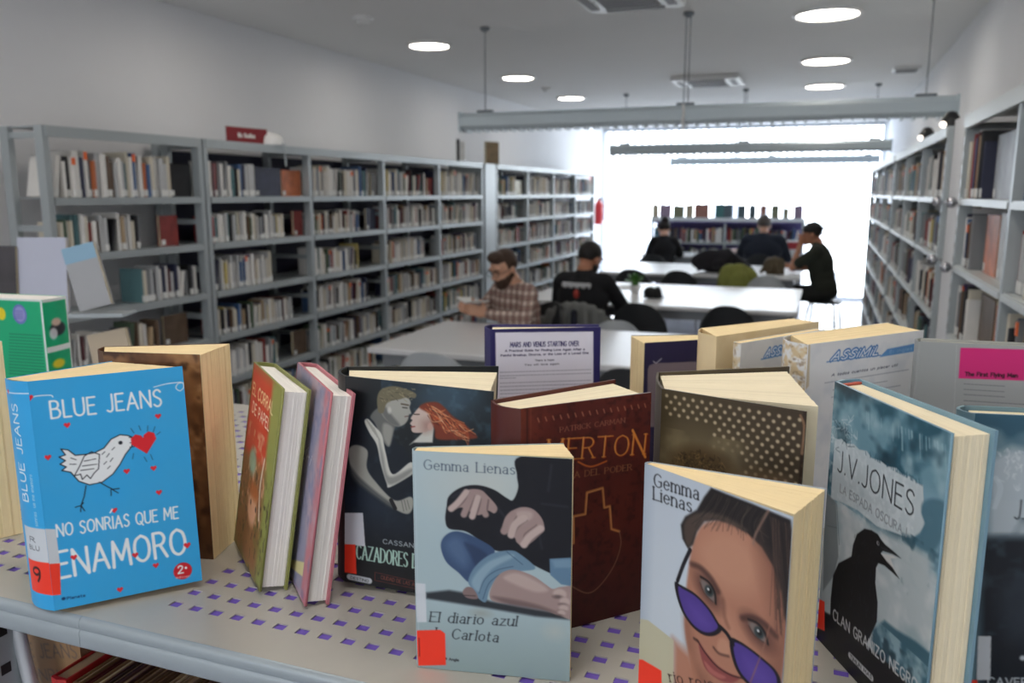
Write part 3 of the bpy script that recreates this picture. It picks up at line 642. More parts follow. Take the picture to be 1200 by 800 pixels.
def lump(name, label, cat, x, y, z, rx, ry, rz_, m, seed, n=7, vox=.012):
    rr = random.Random(seed); b = MB()
    for i in range(n):
        a = rr.uniform(0, 6.28); q = rr.uniform(0, .6); b.ball((rx*q*math.cos(a), ry*q*math.sin(a), rz_*rr.uniform(.35, .6)), (rx*rr.uniform(.35, .6), ry*rr.uniform(.35, .6), rz_*rr.uniform(.35, .55)), Matrix.Rotation(rr.uniform(0, 3), 3, 'Z'))
    for i in range(n):
        a = rr.uniform(0, 6.28); b.caps((rx*.3*math.cos(a), ry*.3*math.sin(a), rz_*.7), (rx*math.cos(a)*.85, ry*math.sin(a)*.85, rz_*.12), rz_*.18, rz_*.1)
    b.v = [(v[0], v[1], max(v[2], .001)) for v in b.v]
    o = remesh(b, name, m, None, vox, 3); o.location = (x, y, z); return tag(o, label, cat)
P = onz(763, 349, .74); lump('dark_cloth', 'crumpled dark cloth beside the plant on the second table', 'cloth', P[0]+.0, P[1], .74, .11, .08, .09, mat('cloth_black', (28, 30, 32), .9), 3, vox=.007)
P = onz(735, 337, .74); tag(MB().box(P[0]-.1, P[0]+.1, P[1]-.14, P[1]+.14, .7402, .746).build('paper_stack', M_TAG), 'stack of white papers left of the small plant', 'papers')
# coats on the chair at the third table
cx, cy = onz(866, 316, .82)[0], 8.2
o = lump('olive_jacket', 'olive green jacket heaped over a chair back at third table', 'jacket', cx+.02, cy-.20, .52, .26, .15, .36, mat('jacket_olive', (120, 124, 58), .85, var=.25, scale=20), 11, 9)
o = lump('black_coat', 'black coat spread on the third table behind the olive jacket', 'coat', cx-.20, 8.80, .74, .34, .2, .22, mat('coat_black', (28, 26, 32), .9, var=.2), 5, 9)
P = onz(905, 322, .74); lump('brown_bag', 'small brown and olive bag on the right of the third table', 'bag', P[0], P[1], .74, .13, .09, .19, mat('bag_brown', (92, 80, 62), .8, var=.4, scale=18), 8)
P = onz(915, 327, .74); tag(MB().box(P[0]-.17, P[0]+.17, 8.52, 8.72, .7402, .747).build('notebook', M_TAG), 'white notebook lying in front of the brown bag', 'notebook')
P = onz(830, 303, .74); t = empty('laptop', (P[0], 11.2, .74), 0, 'grey laptop on the farthest table between the two readers', 'laptop')
MB().box(-.17, .17, -.12, .12, .0005, .018).build('base', M_APR, t); b = MB(); b.add([(-.17, .1, .0185), (.17, .1, .0185), (.17, .14, .05), (-.17, .14, .05), (-.17, .108, .0185), (.17, .108, .0185), (.17, .148, .055), (-.17, .148, .055)], [(0, 1, 2, 3), (7, 6, 5, 4), (0, 4, 5, 1), (1, 5, 6, 2), (2, 6, 7, 3), (3, 7, 4, 0)]); b.build('screen', M_BLACK, t)
P = onz(851, 300, .74); lump('pale_scarf', 'pale pink scarf on the farthest table left of the broad man', 'scarf', P[0]+.12, 11.42, .74, .2, .12, .09, mat('scarf_pink', (214, 190, 186), .9), 21)
P = onz(928, 300, .74); t = empty('shopping_box', (P[0], 11.25, .74), 0, 'white box with a red band on the farthest table', 'box')
MB().box(-.10, .10, -.06, .06, 0.0005, .21).build('carton', M_WHITE, t); MB().box(-.09, .09, -.0605, -.0601, .10, .19).build('red_band', mat('band_red', (176, 50, 58), .6), t)
# grey jacket on the chair of the man in black
def jacket():
    t = empty('grey_jacket', (M2X, M2Y-.02, 0), .15, 'grey hooded jacket hung over the chair of the man in black', 'jacket')
    b = MB()
    for i in range(9):
        a = -1+i/4; b.caps((a*.23, -.268+.05*a*a, .80-.11*abs(a)**2.4), (a*.25, -.285+.05*a*a, .34+.03*math.sin(i*2)), .034, .03)
    remesh(b, 'body', mat('jacket_grey', (112, 114, 112), .9, var=.15, scale=14), t, .011, 4)
    h = MB(); h.tube([(-.07, -.305, .77), (-.085, -.33, .66), (-.05, -.345, .57), (0, -.35, .55), (.05, -.345, .57), (.085, -.33, .66), (.07, -.305, .77)], [.02, .026, .028, .03, .028, .026, .02]); h.build('hood', mat('jacket_grey'), t, 60) if 0 else h.build('hood', MATS['jacket_grey'], t, 60)
    MB().caps((0, -.316, .76), (0, -.327, .62), .022, .018).build('lining', mat('lining_navy', (30, 32, 46), .9), t, 60)
jacket()

# ------------------------------------------------------------------ odds and ends on and around the bookcases
def onpx(px, py, x): return onx(px, py, x)
P = onx(290, 166, XA-.06); t = empty('topic_sign', (XA-.06, P[1]+.0, TOPA+.0005), math.radians(82), 'dark red sign on top of the left bookcase', 'sign')
MB().box(-.15, .15, -.003, .003, 0, .085).build('panel', mat('sign_red', (128, 30, 38), .45), t); MB().box(-.15, .15, .0031, .06, 0, .004).build('foot', mat('sign_red', (128, 30, 38), .45), t)
b = MB(); xs = -.07
for wd in (.022, .012, 0, .016, .014, .010, .016, .012, .014): 
    if wd: b.box(xs, xs+wd*.8, -.0036, -.0031, .03, .055 if wd > .015 else .048)
    xs += wd if wd else .012
b.build('lettering', M_TAG, t)
P = onx(317, 168, XA-.05); t = empty('clip_lamp', (XA-.05, P[1], TOPA+.0005), 0, 'white domed lamp on the left bookcase beside the red sign', 'lamp')
MB().lathe([(.075, 0), (.076, .02), (.066, .048), (.04, .066), (.001, .072)], n=24).build('dome', M_WHITE, t, 50); MB().tube([(.079, 0, .006), (.095, .0, .006), (.10, 0, -.12)], .005).build('bracket', M_STEEL, t, 50)
P = onx(577, 190, -3.08); t = empty('standing_picture', (-3.08, P[1], TOPA+.0005), math.radians(65), 'brown picture book standing on top between the two left bookcases', 'book')
MB().box(-.085, .085, -.003, 0, 0, .215).build('front_cover', mat('cover_sepia', (122, 104, 78), .5, var=.6, scale=16), t); MB().box(-.082, .082, .0001, .02, .003, .212).build('page_block', M_PAGE, t); MB().box(-.085, .085, .0201, .023, 0, .215).build('back_cover', mat('cover_dark_brown', (60, 50, 40), .5), t)
struct(MB().box(XL+.02, XA, 7.27, 7.53, 0, TOPA-.001).build('trim_2', M_STEEL))
P = onx(537, 188, -3.05); t = empty('shelf_divider', (-3.05, P[1], TOPA+.0005), math.radians(20), 'thin dark and pale upright divider on top of the left bookcase', 'divider')
MB().box(-.014, .014, -.004, .004, 0, .19).build('plate', M_BLACK, t); MB().box(-.05, .05, .0041, .06, 0, .004).build('foot', M_CHROME, t); MB().box(.016, .06, .0045, .03, .005, .17).build('white_leaf', M_TAG, t)
# fire extinguisher by the window
P = onx(702, 247, XL+.09); t = empty('fire_extinguisher', (XL+.09, 12.55, 1.07), 0, 'red fire extinguisher hanging on the left wall by the window', 'fire extinguisher')
MR = mat('extinguisher_red', (196, 32, 36), .35, coat=.3)
MB().lathe([(.05, 0), (.065, .015), (.065, .29), (.05, .335), (.022, .36), (.02, .375)], n=24).build('cylinder', MR, t, 50)
MB().cyl((0, 0, .375), (0, 0, .40), .018).cyl((0, 0, .39), (.06, 0, .41), .006).build('valve', M_BLACK, t); MB().tube([(.02, 0, .39), (.07, .04, .36), (.075, .03, .2), (.07, .02, .06)], .009).build('hose', M_BLACK, t, 50)
MB().box(-.085, -.066, -.04, .04, .15, .2).build('wall_bracket', M_FRAME, t)
tag(MB().box(XL+.0005, XL+.006, 12.28, 12.44, 1.72, 1.88).build('safety_sign', mat('sign_pale_red', (232, 170, 168), .5)), 'small pale red safety sign on left wall above the extinguisher', 'sign')
# spot lamps and ball ends on the right bookcases
for px, py, lab in ((1114, 150, 'small black spot lamp on the end of the long right bookcase'), (1086, 163, 'small black spot lamp farther along the long right bookcase')):
    P = onx(px, py, XRT+.05); t = empty('spot_lamp', (XRT+.05, P[1], TOPA+.0005), 0, lab, 'lamp')
    MB().cyl((0, 0, 0), (0, 0, .012), .03).build('base', M_BLACK, t); MB().lathe([(.012, .0121), (.04, .02), (.042, .05), (.02, .085), (.001, .09)], n=20).build('shade', M_BLACK, t, 50)
    MB().ball((-.030, -.018, .03), (.018, .018, .014)).build('bulb', emis('bulb_glow', (255, 240, 225), 3), t, 60)
for i, (y, z, lab) in enumerate(((3.905, LV[6]-.015, 'upper chrome ball stop at the end of long right bookcase'), (3.905, LV[5]-.015, 'lower chrome ball stop at the end of long right bookcase'), (3.47, LV[6]-.015, 'upper chrome ball stop at the end of near right bookcase'), (3.47, LV[5]-.015, 'lower chrome ball stop at the end of near right bookcase'))):
    t = empty('shelf_stop', (XRT-.02, y, z), 0, lab, 'shelf fitting', None)
    MB().ball((0, 0, 0), .02).build('ball', M_CHROME, t, 60); s = 1 if y > 3.6 else -1
    MB().cyl((0.02, 0, 0), (.10, -.0*s, -.02), .004, n=8).build('rod', M_CHROME, t)
# white papers and box on the near right bookcase
P = onx(1130, 366, XRT-.02); 
for i in range(3): tag(MB().box(XRT+.005+.006*i, XRT+.20-.006*i, P[1]-.28+.02*i, P[1]-.04-.015*i, LV[4]+.0005+i*.012, LV[4]+.012+i*.012).build('magazine', M_TAG), 'white magazine lying on the near right bookcase, %s from the bottom of its pile' % ORD[i+1], 'magazine', 'white magazines lying on the near right bookcase')
# revolving stand with leaning books at the left
sx, sy = -2.35, onx(46, 300, -2.35)[1]; TZ = onx(46, 277, -2.35)[2]-.232
t = empty('book_stand', (sx, sy, 0), math.radians(25), 'grey wire book stand behind the green book at the left', 'book stand')
MB().lathe([(.24, 0), (.24, .02), (.03, .04), (.001, .04)], n=24).build('base', M_STEEL, t, 40); MB().cyl((0, 0, .04), (0, 0, TZ+.2), .018).build('post', M_STEEL, t)
for z in (TZ-.56, TZ-.28, TZ-.009):
    b = MB(); b.box(-.22, .30, -.145, -.03, z, z+.006); b.box(-.22, .30, -.150, -.145, z, z+.012); b.build('tray', M_STEEL, t)
def standing(name, label, x, y, z, rz, wd, hh, th, m, tilt=-.12, roll=0.):
    t = empty(name, (x, y, z), rz, label, 'book'); t.rotation_euler = (tilt, roll, rz)
    MB().box(-wd/2, wd/2, -.002, 0, 0, hh).build('front_cover', m, t); MB().box(-wd/2+.002, wd/2-.003, .0001, th, .002, hh-.003).build('page_block', M_PAGE, t); MB().box(-wd/2, wd/2, th+.0001, th+.002, 0, hh).build('back_cover', m, t); return t
RZ = math.radians(25); ST = Matrix.Translation((sx, sy, 0)) @ Matrix.Rotation(RZ, 4, 'Z')
def onstand(x, y, z): return ST @ V(x, y, z)
p = onstand(.05, -.108, TZ); standing('display_book', 'pale lavender grey book on the stand behind the green book', p.x, p.y, p.z, RZ, .145, .235, .012, mat('cover_lavender', (186, 190, 208), .45, var=.05))
p = onstand(-.10, -.112, TZ); standing('display_book', 'dark picture book on the stand at the left picture edge', p.x, p.y, p.z, RZ-.1, .15, .21, .02, mat('cover_night', (58, 54, 58), .45, var=.8, scale=14))
p = onstand(.205, -.108, TZ+.016); tb = standing('display_book', 'grey book with pale blue top leaning on the right of the stand', p.x, p.y, p.z, RZ, .10, .20, .02, mat('cover_stone', (168, 170, 174), .5), roll=-.25)
MB().box(-.05, .05, -.0027, -.0021, .15, .2).build('title_band', mat('band_pale_blue', (140, 180, 206), .5), tb)
p = onstand(.26, -.112, TZ-.257); standing('display_book', 'cream book leaning on the lower tray of the stand', p.x, p.y, p.z, RZ, .12, .2, .02, mat('cover_cream_worn', (190, 174, 150), .5), roll=-.2)
p = onstand(.02, -.11, TZ-.271); standing('display_book', 'dark brown book on the lower tray of the stand', p.x, p.y, p.z, RZ, .16, .21, .02, mat('cover_dark_rust', (80, 60, 54), .5, var=.6, scale=14))
# ------------------------------------------------------------------ lettering: single-stroke alphabet (x,y; ~ marks a smooth curve)
GL = {
'A': (.68, '0,0 .34,1 .68,0|.13,.36 .55,.36'), 'B': (.56, '0,0 0,1|~0,1 .36,.97 .48,.77 .36,.56 0,.53|~0,.53 .42,.5 .56,.27 .42,.03 0,0'),
'C': (.62, '~.62,.84 .48,.97 .3,1 .1,.84 .02,.5 .1,.16 .3,0 .48,.03 .62,.16'), 'D': (.62, '0,0 0,1|~0,1 .34,.96 .56,.78 .62,.5 .56,.22 .34,.04 0,0'),
'E': (.48, '0,0 0,1|0,1 .48,1|0,.53 .4,.53|0,0 .48,0'), 'F': (.46, '0,0 0,1|0,1 .46,1|0,.52 .38,.52'),
'G': (.66, '~.62,.84 .48,.97 .3,1 .1,.84 .02,.5 .1,.16 .3,0 .5,.03 .64,.16|.64,.16 .64,.45|.64,.45 .4,.45'), 'H': (.6, '0,0 0,1|.6,0 .6,1|0,.52 .6,.52'),
'I': (.04, '.02,0 .02,1'), 'J': (.36, '~.34,1 .34,.3 .3,.06 .16,-.02 .0,.06'), 'K': (.56, '0,0 0,1|.54,1 0,.42|.18,.58 .56,0'), 'L': (.44, '0,1 0,0|0,0 .44,0'),
'M': (.78, '0,0 .06,1|.06,1 .39,.25|.39,.25 .72,1|.72,1 .78,0'), 'N': (.62, '0,0 0,1|0,1 .62,0|.62,0 .62,1'), 'O': (.7, '~.35,1 .1,.85 .01,.5 .1,.15 .35,0 .6,.15 .69,.5 .6,.85 .35,1'),
'P': (.52, '0,0 0,1|~0,1 .36,.97 .52,.74 .36,.5 0,.46'), 'Q': (.7, '~.35,1 .1,.85 .01,.5 .1,.15 .35,0 .6,.15 .69,.5 .6,.85 .35,1|.42,.22 .7,-.1'), 'R': (.56, '0,0 0,1|~0,1 .36,.97 .5,.75 .36,.53 0,.5|.28,.5 .56,0'),
'S': (.5, '~.47,.86 .36,.98 .2,.99 .05,.86 .06,.66 .25,.53 .43,.4 .48,.2 .36,.03 .18,0 .02,.12'), 'T': (.58, '.29,0 .29,1|0,1 .58,1'), 'U': (.6, '~0,1 0,.35 .08,.08 .3,-.01 .52,.08 .6,.35 .6,1'),
'V': (.62, '0,1 .31,0|.31,0 .62,1'), 'W': (.88, '0,1 .22,0 .44,.8 .66,0 .88,1'), 'X': (.6, '0,0 .6,1|0,1 .6,0'), 'Y': (.6, '0,1 .3,.5 .6,1|.3,.5 .3,0'), 'Z': (.56, '0,1 .56,1|.56,1 0,0|0,0 .56,0'),
'a': (.42, '~.06,.54 .2,.66 .36,.58 .38,.4|.38,.42 .38,0|~.38,.36 .14,.34 .02,.17 .12,0 .28,.03 .38,.16'), 'b': (.44, '0,1 0,0|~0,.5 .2,.66 .4,.52 .44,.32 .38,.1 .2,-.01 0,.14'), 'c': (.4, '~.4,.54 .24,.66 .06,.54 .0,.32 .06,.1 .24,-.01 .4,.1'),
'd': (.44, '.44,1 .44,0|~.44,.52 .24,.66 .05,.54 .0,.32 .05,.1 .24,-.01 .44,.14'), 'e': (.44, '~.02,.35 .42,.36 .38,.56 .22,.66 .06,.54 .0,.32 .07,.08 .24,-.01 .42,.1'), 'f': (.3, '~.32,.92 .22,1 .12,.9 .12,.7|.12,.8 .12,0|0,.62 .28,.62'),
'g': (.44, '~.44,.54 .24,.66 .05,.54 .0,.34 .05,.14 .24,.04 .44,.18|~.44,.66 .44,-.1 .36,-.28 .18,-.32 .03,-.24'), 'h': (.42, '0,1 0,0|~0,.46 .16,.65 .34,.6 .42,.42 .42,0'), 'i': (.04, '.02,.66 .02,0|.01,.88 .03,.91'), 'j': (.2, '~.16,.66 .16,-.1 .1,-.28 -.04,-.3'), 'k': (.4, '0,1 0,0|.38,.64 0,.26|.14,.38 .4,0'), 'l': (.04, '.02,1 .02,0'),
'm': (.7, '0,.66 0,0|~0,.48 .12,.64 .28,.6 .34,.42 .34,0|~.34,.48 .46,.64 .62,.6 .69,.42 .69,0'), 'n': (.42, '0,.66 0,0|~0,.46 .16,.65 .34,.6 .42,.42 .42,0'), 'o': (.44, '~.22,.66 .05,.56 0,.33 .05,.1 .22,0 .39,.1 .44,.33 .39,.56 .22,.66'), 'p': (.44, '0,.66 0,-.32|~0,.5 .2,.66 .4,.52 .44,.32 .38,.1 .2,-.01 0,.14'),
'r': (.28, '0,.66 0,0|~0,.42 .1,.6 .28,.64'), 's': (.36, '~.34,.56 .2,.66 .05,.58 .05,.44 .2,.34 .33,.24 .33,.08 .17,-.01 .0,.08'), 't': (.28, '~.1,.9 .1,.14 .18,.0 .3,.04|0,.64 .27,.64'), 'u': (.42, '~0,.66 0,.2 .08,.02 .22,0 .42,.2|.42,.66 .42,0'), 'v': (.4, '0,.66 .2,0|.2,0 .4,.66'), 'w': (.62, '0,.66 .16,0 .31,.6 .46,0 .62,.66'), 'x': (.4, '0,0 .4,.66|0,.66 .4,0'), 'y': (.4, '0,.66 .2,.02|.4,.66 .1,-.32'), 'z': (.38, '0,.64 .38,.64|.38,.64 0,.0|0,0 .38,0'),
'2': (.5, '~.03,.78 .12,.95 .3,.99 .46,.84 .42,.6 .2,.28|.2,.28 .0,0|0,0 .5,0'), '9': (.48, '~.46,.66 .26,.46 .05,.58 .03,.8 .2,.99 .4,.94 .46,.7 .42,.3 .3,0'), '.': (.06, '.02,0 .04,.03'), ',': (.06, '.04,.05 .0,-.12'), ':': (.06, '.02,.05 .04,.08|.02,.5 .04,.53'), "'": (.05, '.03,1 .03,.82'), ' ': (.30, '')}
def spline(P, closed=False, n=8):
    P = [np.array(p, float) for p in P]; m = len(P); out = []
    if m < 3: return P
    for i in range(m if closed else m-1):
        a, b2, c, d = (P[(i-1) % m], P[i], P[(i+1) % m], P[(i+2) % m]) if closed else (P[max(i-1, 0)], P[i], P[i+1], P[min(i+2, m-1)])
        for k in range(n):
            t = k/n; out.append(.5*((2*b2)+(c-a)*t+(2*a-5*b2+4*c-d)*t*t+(3*b2-a-3*c+d)*t**3))
    if not closed: out.append(P[-1])
    return out
class Cv:
    """a printed sheet, W x Hh millimetres, origin top left; cell = size of one print cell in mm"""
    def __init__(s, W, Hh, bgc, cell=.7, ss=2):
        s.W, s.H, s.cell, s.ss = W, Hh, cell, ss; s.nu, s.nv = max(2, int(round(W/cell))), max(2, int(round(Hh/cell)))
        s.a = np.zeros((s.nv*ss, s.nu*ss, 3)); s.a[:] = bgc; s.kx, s.ky = s.nu*ss/W, s.nv*ss/Hh; s.map = lambda p: p; s.fr = None
    def P(s, p):
        if s.fr: p = (s.fr[0]+p[0]/s.fr[2], s.fr[1]+p[1]/s.fr[2])
        return np.array(s.map(p))
    def _g(s, lo, hi):
        x0 = int(max(0, math.floor(lo[0]*s.kx))); x1 = int(min(s.a.shape[1], math.ceil(hi[0]*s.kx)+1)); y0 = int(max(0, math.floor(lo[1]*s.ky))); y1 = int(min(s.a.shape[0], math.ceil(hi[1]*s.ky)+1))
        if x1 <= x0 or y1 <= y0: return None
        X, Y = np.meshgrid((np.arange(x0, x1)+.5)/s.kx, (np.arange(y0, y1)+.5)/s.ky); return slice(y0, y1), slice(x0, x1), X, Y
    def _put(s, g, A, c):
        A = np.clip(A, 0, 1)[..., None]; v = s.a[g[0], g[1]]; s.a[g[0], g[1]] = v*(1-A)+np.array(c, float)*A
    def lines(s, segs, w, c, alpha=1., soft=.25, pen=0.):
        if not segs: return
        Q = np.array(segs, float).reshape(-1, 4); pad = w+soft+.5
        g = s._g((Q[:, [0, 2]].min()-pad, Q[:, [1, 3]].min()-pad), (Q[:, [0, 2]].max()+pad, Q[:, [1, 3]].max()+pad))
        if g is None: return
        A = np.zeros(g[2].shape)
        for x0, y0, x1, y1 in Q:
            dx, dy = x1-x0, y1-y0; L = dx*dx+dy*dy+1e-9; t = np.clip(((g[2]-x0)*dx+(g[3]-y0)*dy)/L, 0, 1)
            d = np.hypot(g[2]-x0-t*dx, g[3]-y0-t*dy); ww = w*.5*(1-pen*(abs(dx)/math.sqrt(L))); A = np.maximum(A, np.clip((ww-d)/soft+.5, 0, 1))
        s._put(g, A*alpha, c)
    def line(s, pts, w, c, alpha=1., smooth=False, soft=.25, mm=False):
        p = [np.array(q) if mm else s.P(q) for q in pts]
        if smooth: p = spline(p)
        s.lines([(*p[i], *p[i+1]) for i in range(len(p)-1)], w, c, alpha, soft)
    def poly(s, pts, c, alpha=1., soft=.3, smooth=False, mm=False, tex=0., tsc=6):
        p = [np.array(q) if mm else s.P(q) for q in pts]
        if smooth: p = spline(p, True, 6)
        soft = soft*.4 if soft < 4.5 else soft; p = np.array(p); g = s._g(p.min(0)-soft*2-.5, p.max(0)+soft*2+.5)
        if g is None: return
        X, Y = g[2], g[3]; ins = np.zeros(X.shape, bool); D = np.full(X.shape, 1e9); n = len(p)
        for i in range(n):
            x0, y0 = p[i]; x1, y1 = p[(i+1) % n]
            cond = (y0 > Y) != (y1 > Y); xi = (x1-x0)*(Y-y0)/((y1-y0) if y1 != y0 else 1e-9)+x0; ins ^= cond & (X < xi)
            dx, dy = x1-x0, y1-y0; t = np.clip(((X-x0)*dx+(Y-y0)*dy)/(dx*dx+dy*dy+1e-9), 0, 1); D = np.minimum(D, np.hypot(X-x0-t*dx, Y-y0-t*dy))
        sd = np.where(ins, D, -D); A = np.clip(sd/soft*.5+.5, 0, 1)*alpha
        if tex: A = A*(1-tex*s.nz(X, Y, tsc))
        s._put(g, A, c)
    def ell(s, ctr, rx, ry, c, alpha=1., soft=.3, rot=0., mm=False):
        q = np.array(ctr) if mm else s.P(ctr); r = max(rx, ry)+soft*2; g = s._g(q-r, q+r)
        if g is None: return
        X, Y = g[2]-q[0], g[3]-q[1]; ca, sa = math.cos(rot), math.sin(rot); U, W2 = X*ca+Y*sa, -X*sa+Y*ca
        d = np.hypot(U/rx, W2/ry); s._put(g, np.clip((1-d)*min(rx, ry)/soft*.5+.5, 0, 1)*alpha, c)
    def nz(s, X, Y, sc, seed=3):
        out = np.zeros(X.shape); amp = .5; rs = np.random.RandomState(seed)
        for o in range(3):
            T = rs.rand(64, 64); x, y = X/sc*2**o, Y/sc*2**o; xi, yi = np.floor(x).astype(int), np.floor(y).astype(int); fx, fy = x-xi, y-yi; fx = fx*fx*(3-2*fx); fy = fy*fy*(3-2*fy)
            f = lambda a, b2: T[b2 % 64, a % 64]
            out += amp*(f(xi, yi)*(1-fx)*(1-fy)+f(xi+1, yi)*fx*(1-fy)+f(xi, yi+1)*(1-fx)*fy+f(xi+1, yi+1)*fx*fy); amp *= .5
        return out/.875
    def noise(s, sc, c, lo=.5, hi=.7, alpha=1., seed=3, box=None, sx=1., sy=1.):
        b0 = box or (0, 0, s.W, s.H); g = s._g(b0[:2], b0[2:])
        if g is None: return
        s._put(g, np.clip((s.nz(g[2]*sx, g[3]*sy, sc, seed)-lo)/(hi-lo), 0, 1)*alpha, c)
    def grad(s, p0, p1, c, a0=0., a1=1.):
        """linear tint of colour c from alpha a0 at mm point p0 to a1 at p1"""
        g = s._g((0, 0), (s.W, s.H)); d = np.array(p1, float)-np.array(p0); t = np.clip(((g[2]-p0[0])*d[0]+(g[3]-p0[1])*d[1])/(d @ d), 0, 1); s._put(g, a0+(a1-a0)*t, c)
    def text(s, st, a, b, hgt, c, w=None, style='sans', shear=0., alpha=1., mm=False, gap=.22, jit=0.):
        """st from point a (start of baseline) to b (end of baseline); hgt cap height in mm"""
        A = np.array(a, float) if mm else s.P(a); B = np.array(b, float) if mm else s.P(b); w = w or hgt*.11
        tot = sum(GL.get(ch, GL[' '])[0]+gap for ch in st)-gap; ex = (B-A)/tot; ey = np.array([ex[1], -ex[0]]); ey = ey/np.linalg.norm(ey)*hgt; x = 0.; segs = []
        rj = random.Random(len(st)); 
        for ch in st:
            wd, d = GL.get(ch, GL[' ']); dy = rj.uniform(-jit, jit)
            for k in (d.split('|') if d else []):
                sm = k[0] == '~'; pts = [tuple(map(float, q.split(','))) for q in k.lstrip('~').split()]
                if sm: pts = [tuple(q) for q in spline(pts, n=5)]
                if style == 'serif':
                    for q in (pts[0], pts[-1]):
                        if q[1] in (0., 1., .66) and (not sm or ch in 'hnmuU'): segs += [(x+q[0]-.09, q[1]+dy, x+q[0]+.09, q[1]+dy)]
                segs += [(x+pts[i][0], pts[i][1]+dy, x+pts[i+1][0], pts[i+1][1]+dy) for i in range(len(pts)-1)]
            x += wd+gap
        T = lambda u, v: A+ex*(u+shear*v)+ey*v
        s.lines([(*T(q[0], q[1]), *T(q[2], q[3])) for q in segs], w, c, alpha, .22, .5 if style == 'serif' else 0.)
    def fine(s, x0, x1, y, h, c, seed, alpha=.75):
        """a line of print too small to read"""
        rr = random.Random(seed); x = x0; sg = []
        while x < x1: L = rr.uniform(1.5, 5); sg.append((x, y, min(x+L, x1), y)); x += L+1.1
        s.lines(sg, h, c, alpha)
    def cells(s):
        a = s.a.reshape(s.nv, s.ss, s.nu, s.ss, 3).mean((1, 3))/255.; a = np.clip(a, 0, 1)
        return np.where(a <= .04045, a/12.92, ((a+.055)/1.055)**2.4)
def sheet(name, fn, cv, parent, back=None, m=None):
    """mesh of print cells: fn(u,v) (0..1 arrays) -> xyz; back: optional (verts, faces, colour) closing the slab"""
    C = cv.cells(); nv, nu = C.shape[:2]; U, W2 = np.meshgrid(np.linspace(0, 1, nu+1), np.linspace(0, 1, nv+1)); X = fn(U, W2).reshape(-1, 3)
    i = np.arange(nv*nu); r, c = i//nu, i % nu; k = r*(nu+1)+c; Fq = np.stack([k, k+nu+1, k+nu+2, k+1], 1)
    vs, fs = X, Fq; bc = np.zeros((0, 3)); nb = 0
    if back: bv, bf, bcol = back; vs = np.vstack([X, bv]); fs = np.vstack([Fq, np.array(bf)+len(X)]); bc = np.tile(np.array(lin(bcol)), (len(bf)*4, 1)); nb = len(bf)
    me = bpy.data.meshes.new(name); me.vertices.add(len(vs)); me.vertices.foreach_set('co', vs.astype(np.float32).ravel()); n = len(fs)
    me.loops.add(n*4); me.loops.foreach_set('vertex_index', fs.astype(np.int32).ravel()); me.polygons.add(n); me.polygons.foreach_set('loop_start', np.arange(0, n*4, 4, dtype=np.int32)); me.update(calc_edges=True)
    at = me.color_attributes.new('Col', 'FLOAT_COLOR', 'POINT'); Pc = np.zeros((len(vs), 4), np.float32); Pc[:, 3] = 1
    E2 = np.pad(C, ((0, 1), (0, 1), (0, 0)), 'edge'); E3 = np.pad(C, ((1, 0), (1, 0), (0, 0)), 'edge'); E4 = np.pad(C, ((0, 1), (1, 0), (0, 0)), 'edge'); E5 = np.pad(C, ((1, 0), (0, 1), (0, 0)), 'edge')
    Pc[:len(X), :3] = ((E2+E3+E4+E5)/4).reshape(-1, 3)
    if back: Pc[len(X):, :3] = np.array(lin(bcol))
    at.data.foreach_set('color', Pc.ravel()); me.materials.append(m or printed())
    o = bpy.data.objects.new(name, me); COL.objects.link(o); o.parent = parent; return o

# ------------------------------------------------------------------ the foreground display shelf
Z = 1.133; YE = .560; SX = .0256; SY = .027
M_SHELF = mat('shelf_top_steel', (190, 187, 178), .40, .15, var=.04, scale=30)
M_LIP = mat('shelf_lip_steel', (158, 168, 174), .38, .2, var=.04)
unit = empty('display_shelf', (-.2, .94, 0), 0, 'grey perforated display shelf in the foreground carrying the standing books', 'bookcase')
def panel(x0, x1, hx0, ncol):
    b = MB(); xs = [x0]; ys = [YE+.006]; hy = [.618+.027*k for k in range(26) if .618+.027*k < 1.27]
    for k in range(ncol): xs += [hx0+SX*k-.0062, hx0+SX*k+.0062]
    xs.append(x1)
    for y in hy: ys += [y-.0052, y+.0052]
    ys.append(1.314); z0, z1 = Z-.0015, Z; nx, ny = len(xs), len(ys)
    vs = [(x+.2, y-.94, z) for z in (z1, z0) for y in ys for x in xs]; N = nx*ny; fs = []
    hole = lambda i, j: i % 2 == 1 and j % 2 == 1 and i < nx-1 and j < ny-1
    for j in range(ny-1):
        for i in range(nx-1):
            a = j*nx+i
            if hole(i, j): q = [a, a+1, a+nx+1, a+nx]; fs += [(q[k], q[(k+1) % 4], q[(k+1) % 4]+N, q[k]+N) for k in range(4)]
            else: fs += [(a, a+1, a+nx+1, a+nx), (N+a, N+a+nx, N+a+nx+1, N+a+1)]
    b.add(vs, fs); p = b.build('top_panel', M_SHELF, unit)
    # rolled front lip
    pr = [(YE+.0058, Z), (YE+.002, Z-.001), (YE, Z-.004), (YE, Z-.010), (YE+.0012, Z-.0125), (YE-.0008, Z-.015), (YE-.0008, Z-.030), (YE+.002, Z-.033), (YE+.012, Z-.033), (YE+.012, Z-.031), (YE+.003, Z-.030), (YE+.004, Z-.0016)]
    n = len(pr); b = MB(); b.add([(x0+.2, q[0]-.94, q[1]) for q in pr]+[(x1+.2, q[0]-.94, q[1]) for q in pr], [tuple(range(n)), tuple(range(n, 2*n))[::-1]]+[(i, n+i, n+(i+1) % n, (i+1) % n) for i in range(n)])
    b.build('front_lip', M_LIP, p, 50)
panel(-.672, .345, -.6025, 36); panel(-1.70, -.6725, -.755-SX*35, 36)
MB().box(-1.50+.0, .545, .605-.94, .350, Z-.0048, Z-.0018).build('liner', mat('purple_liner', (118, 92, 196), .5, var=.05), unit)
b = MB()
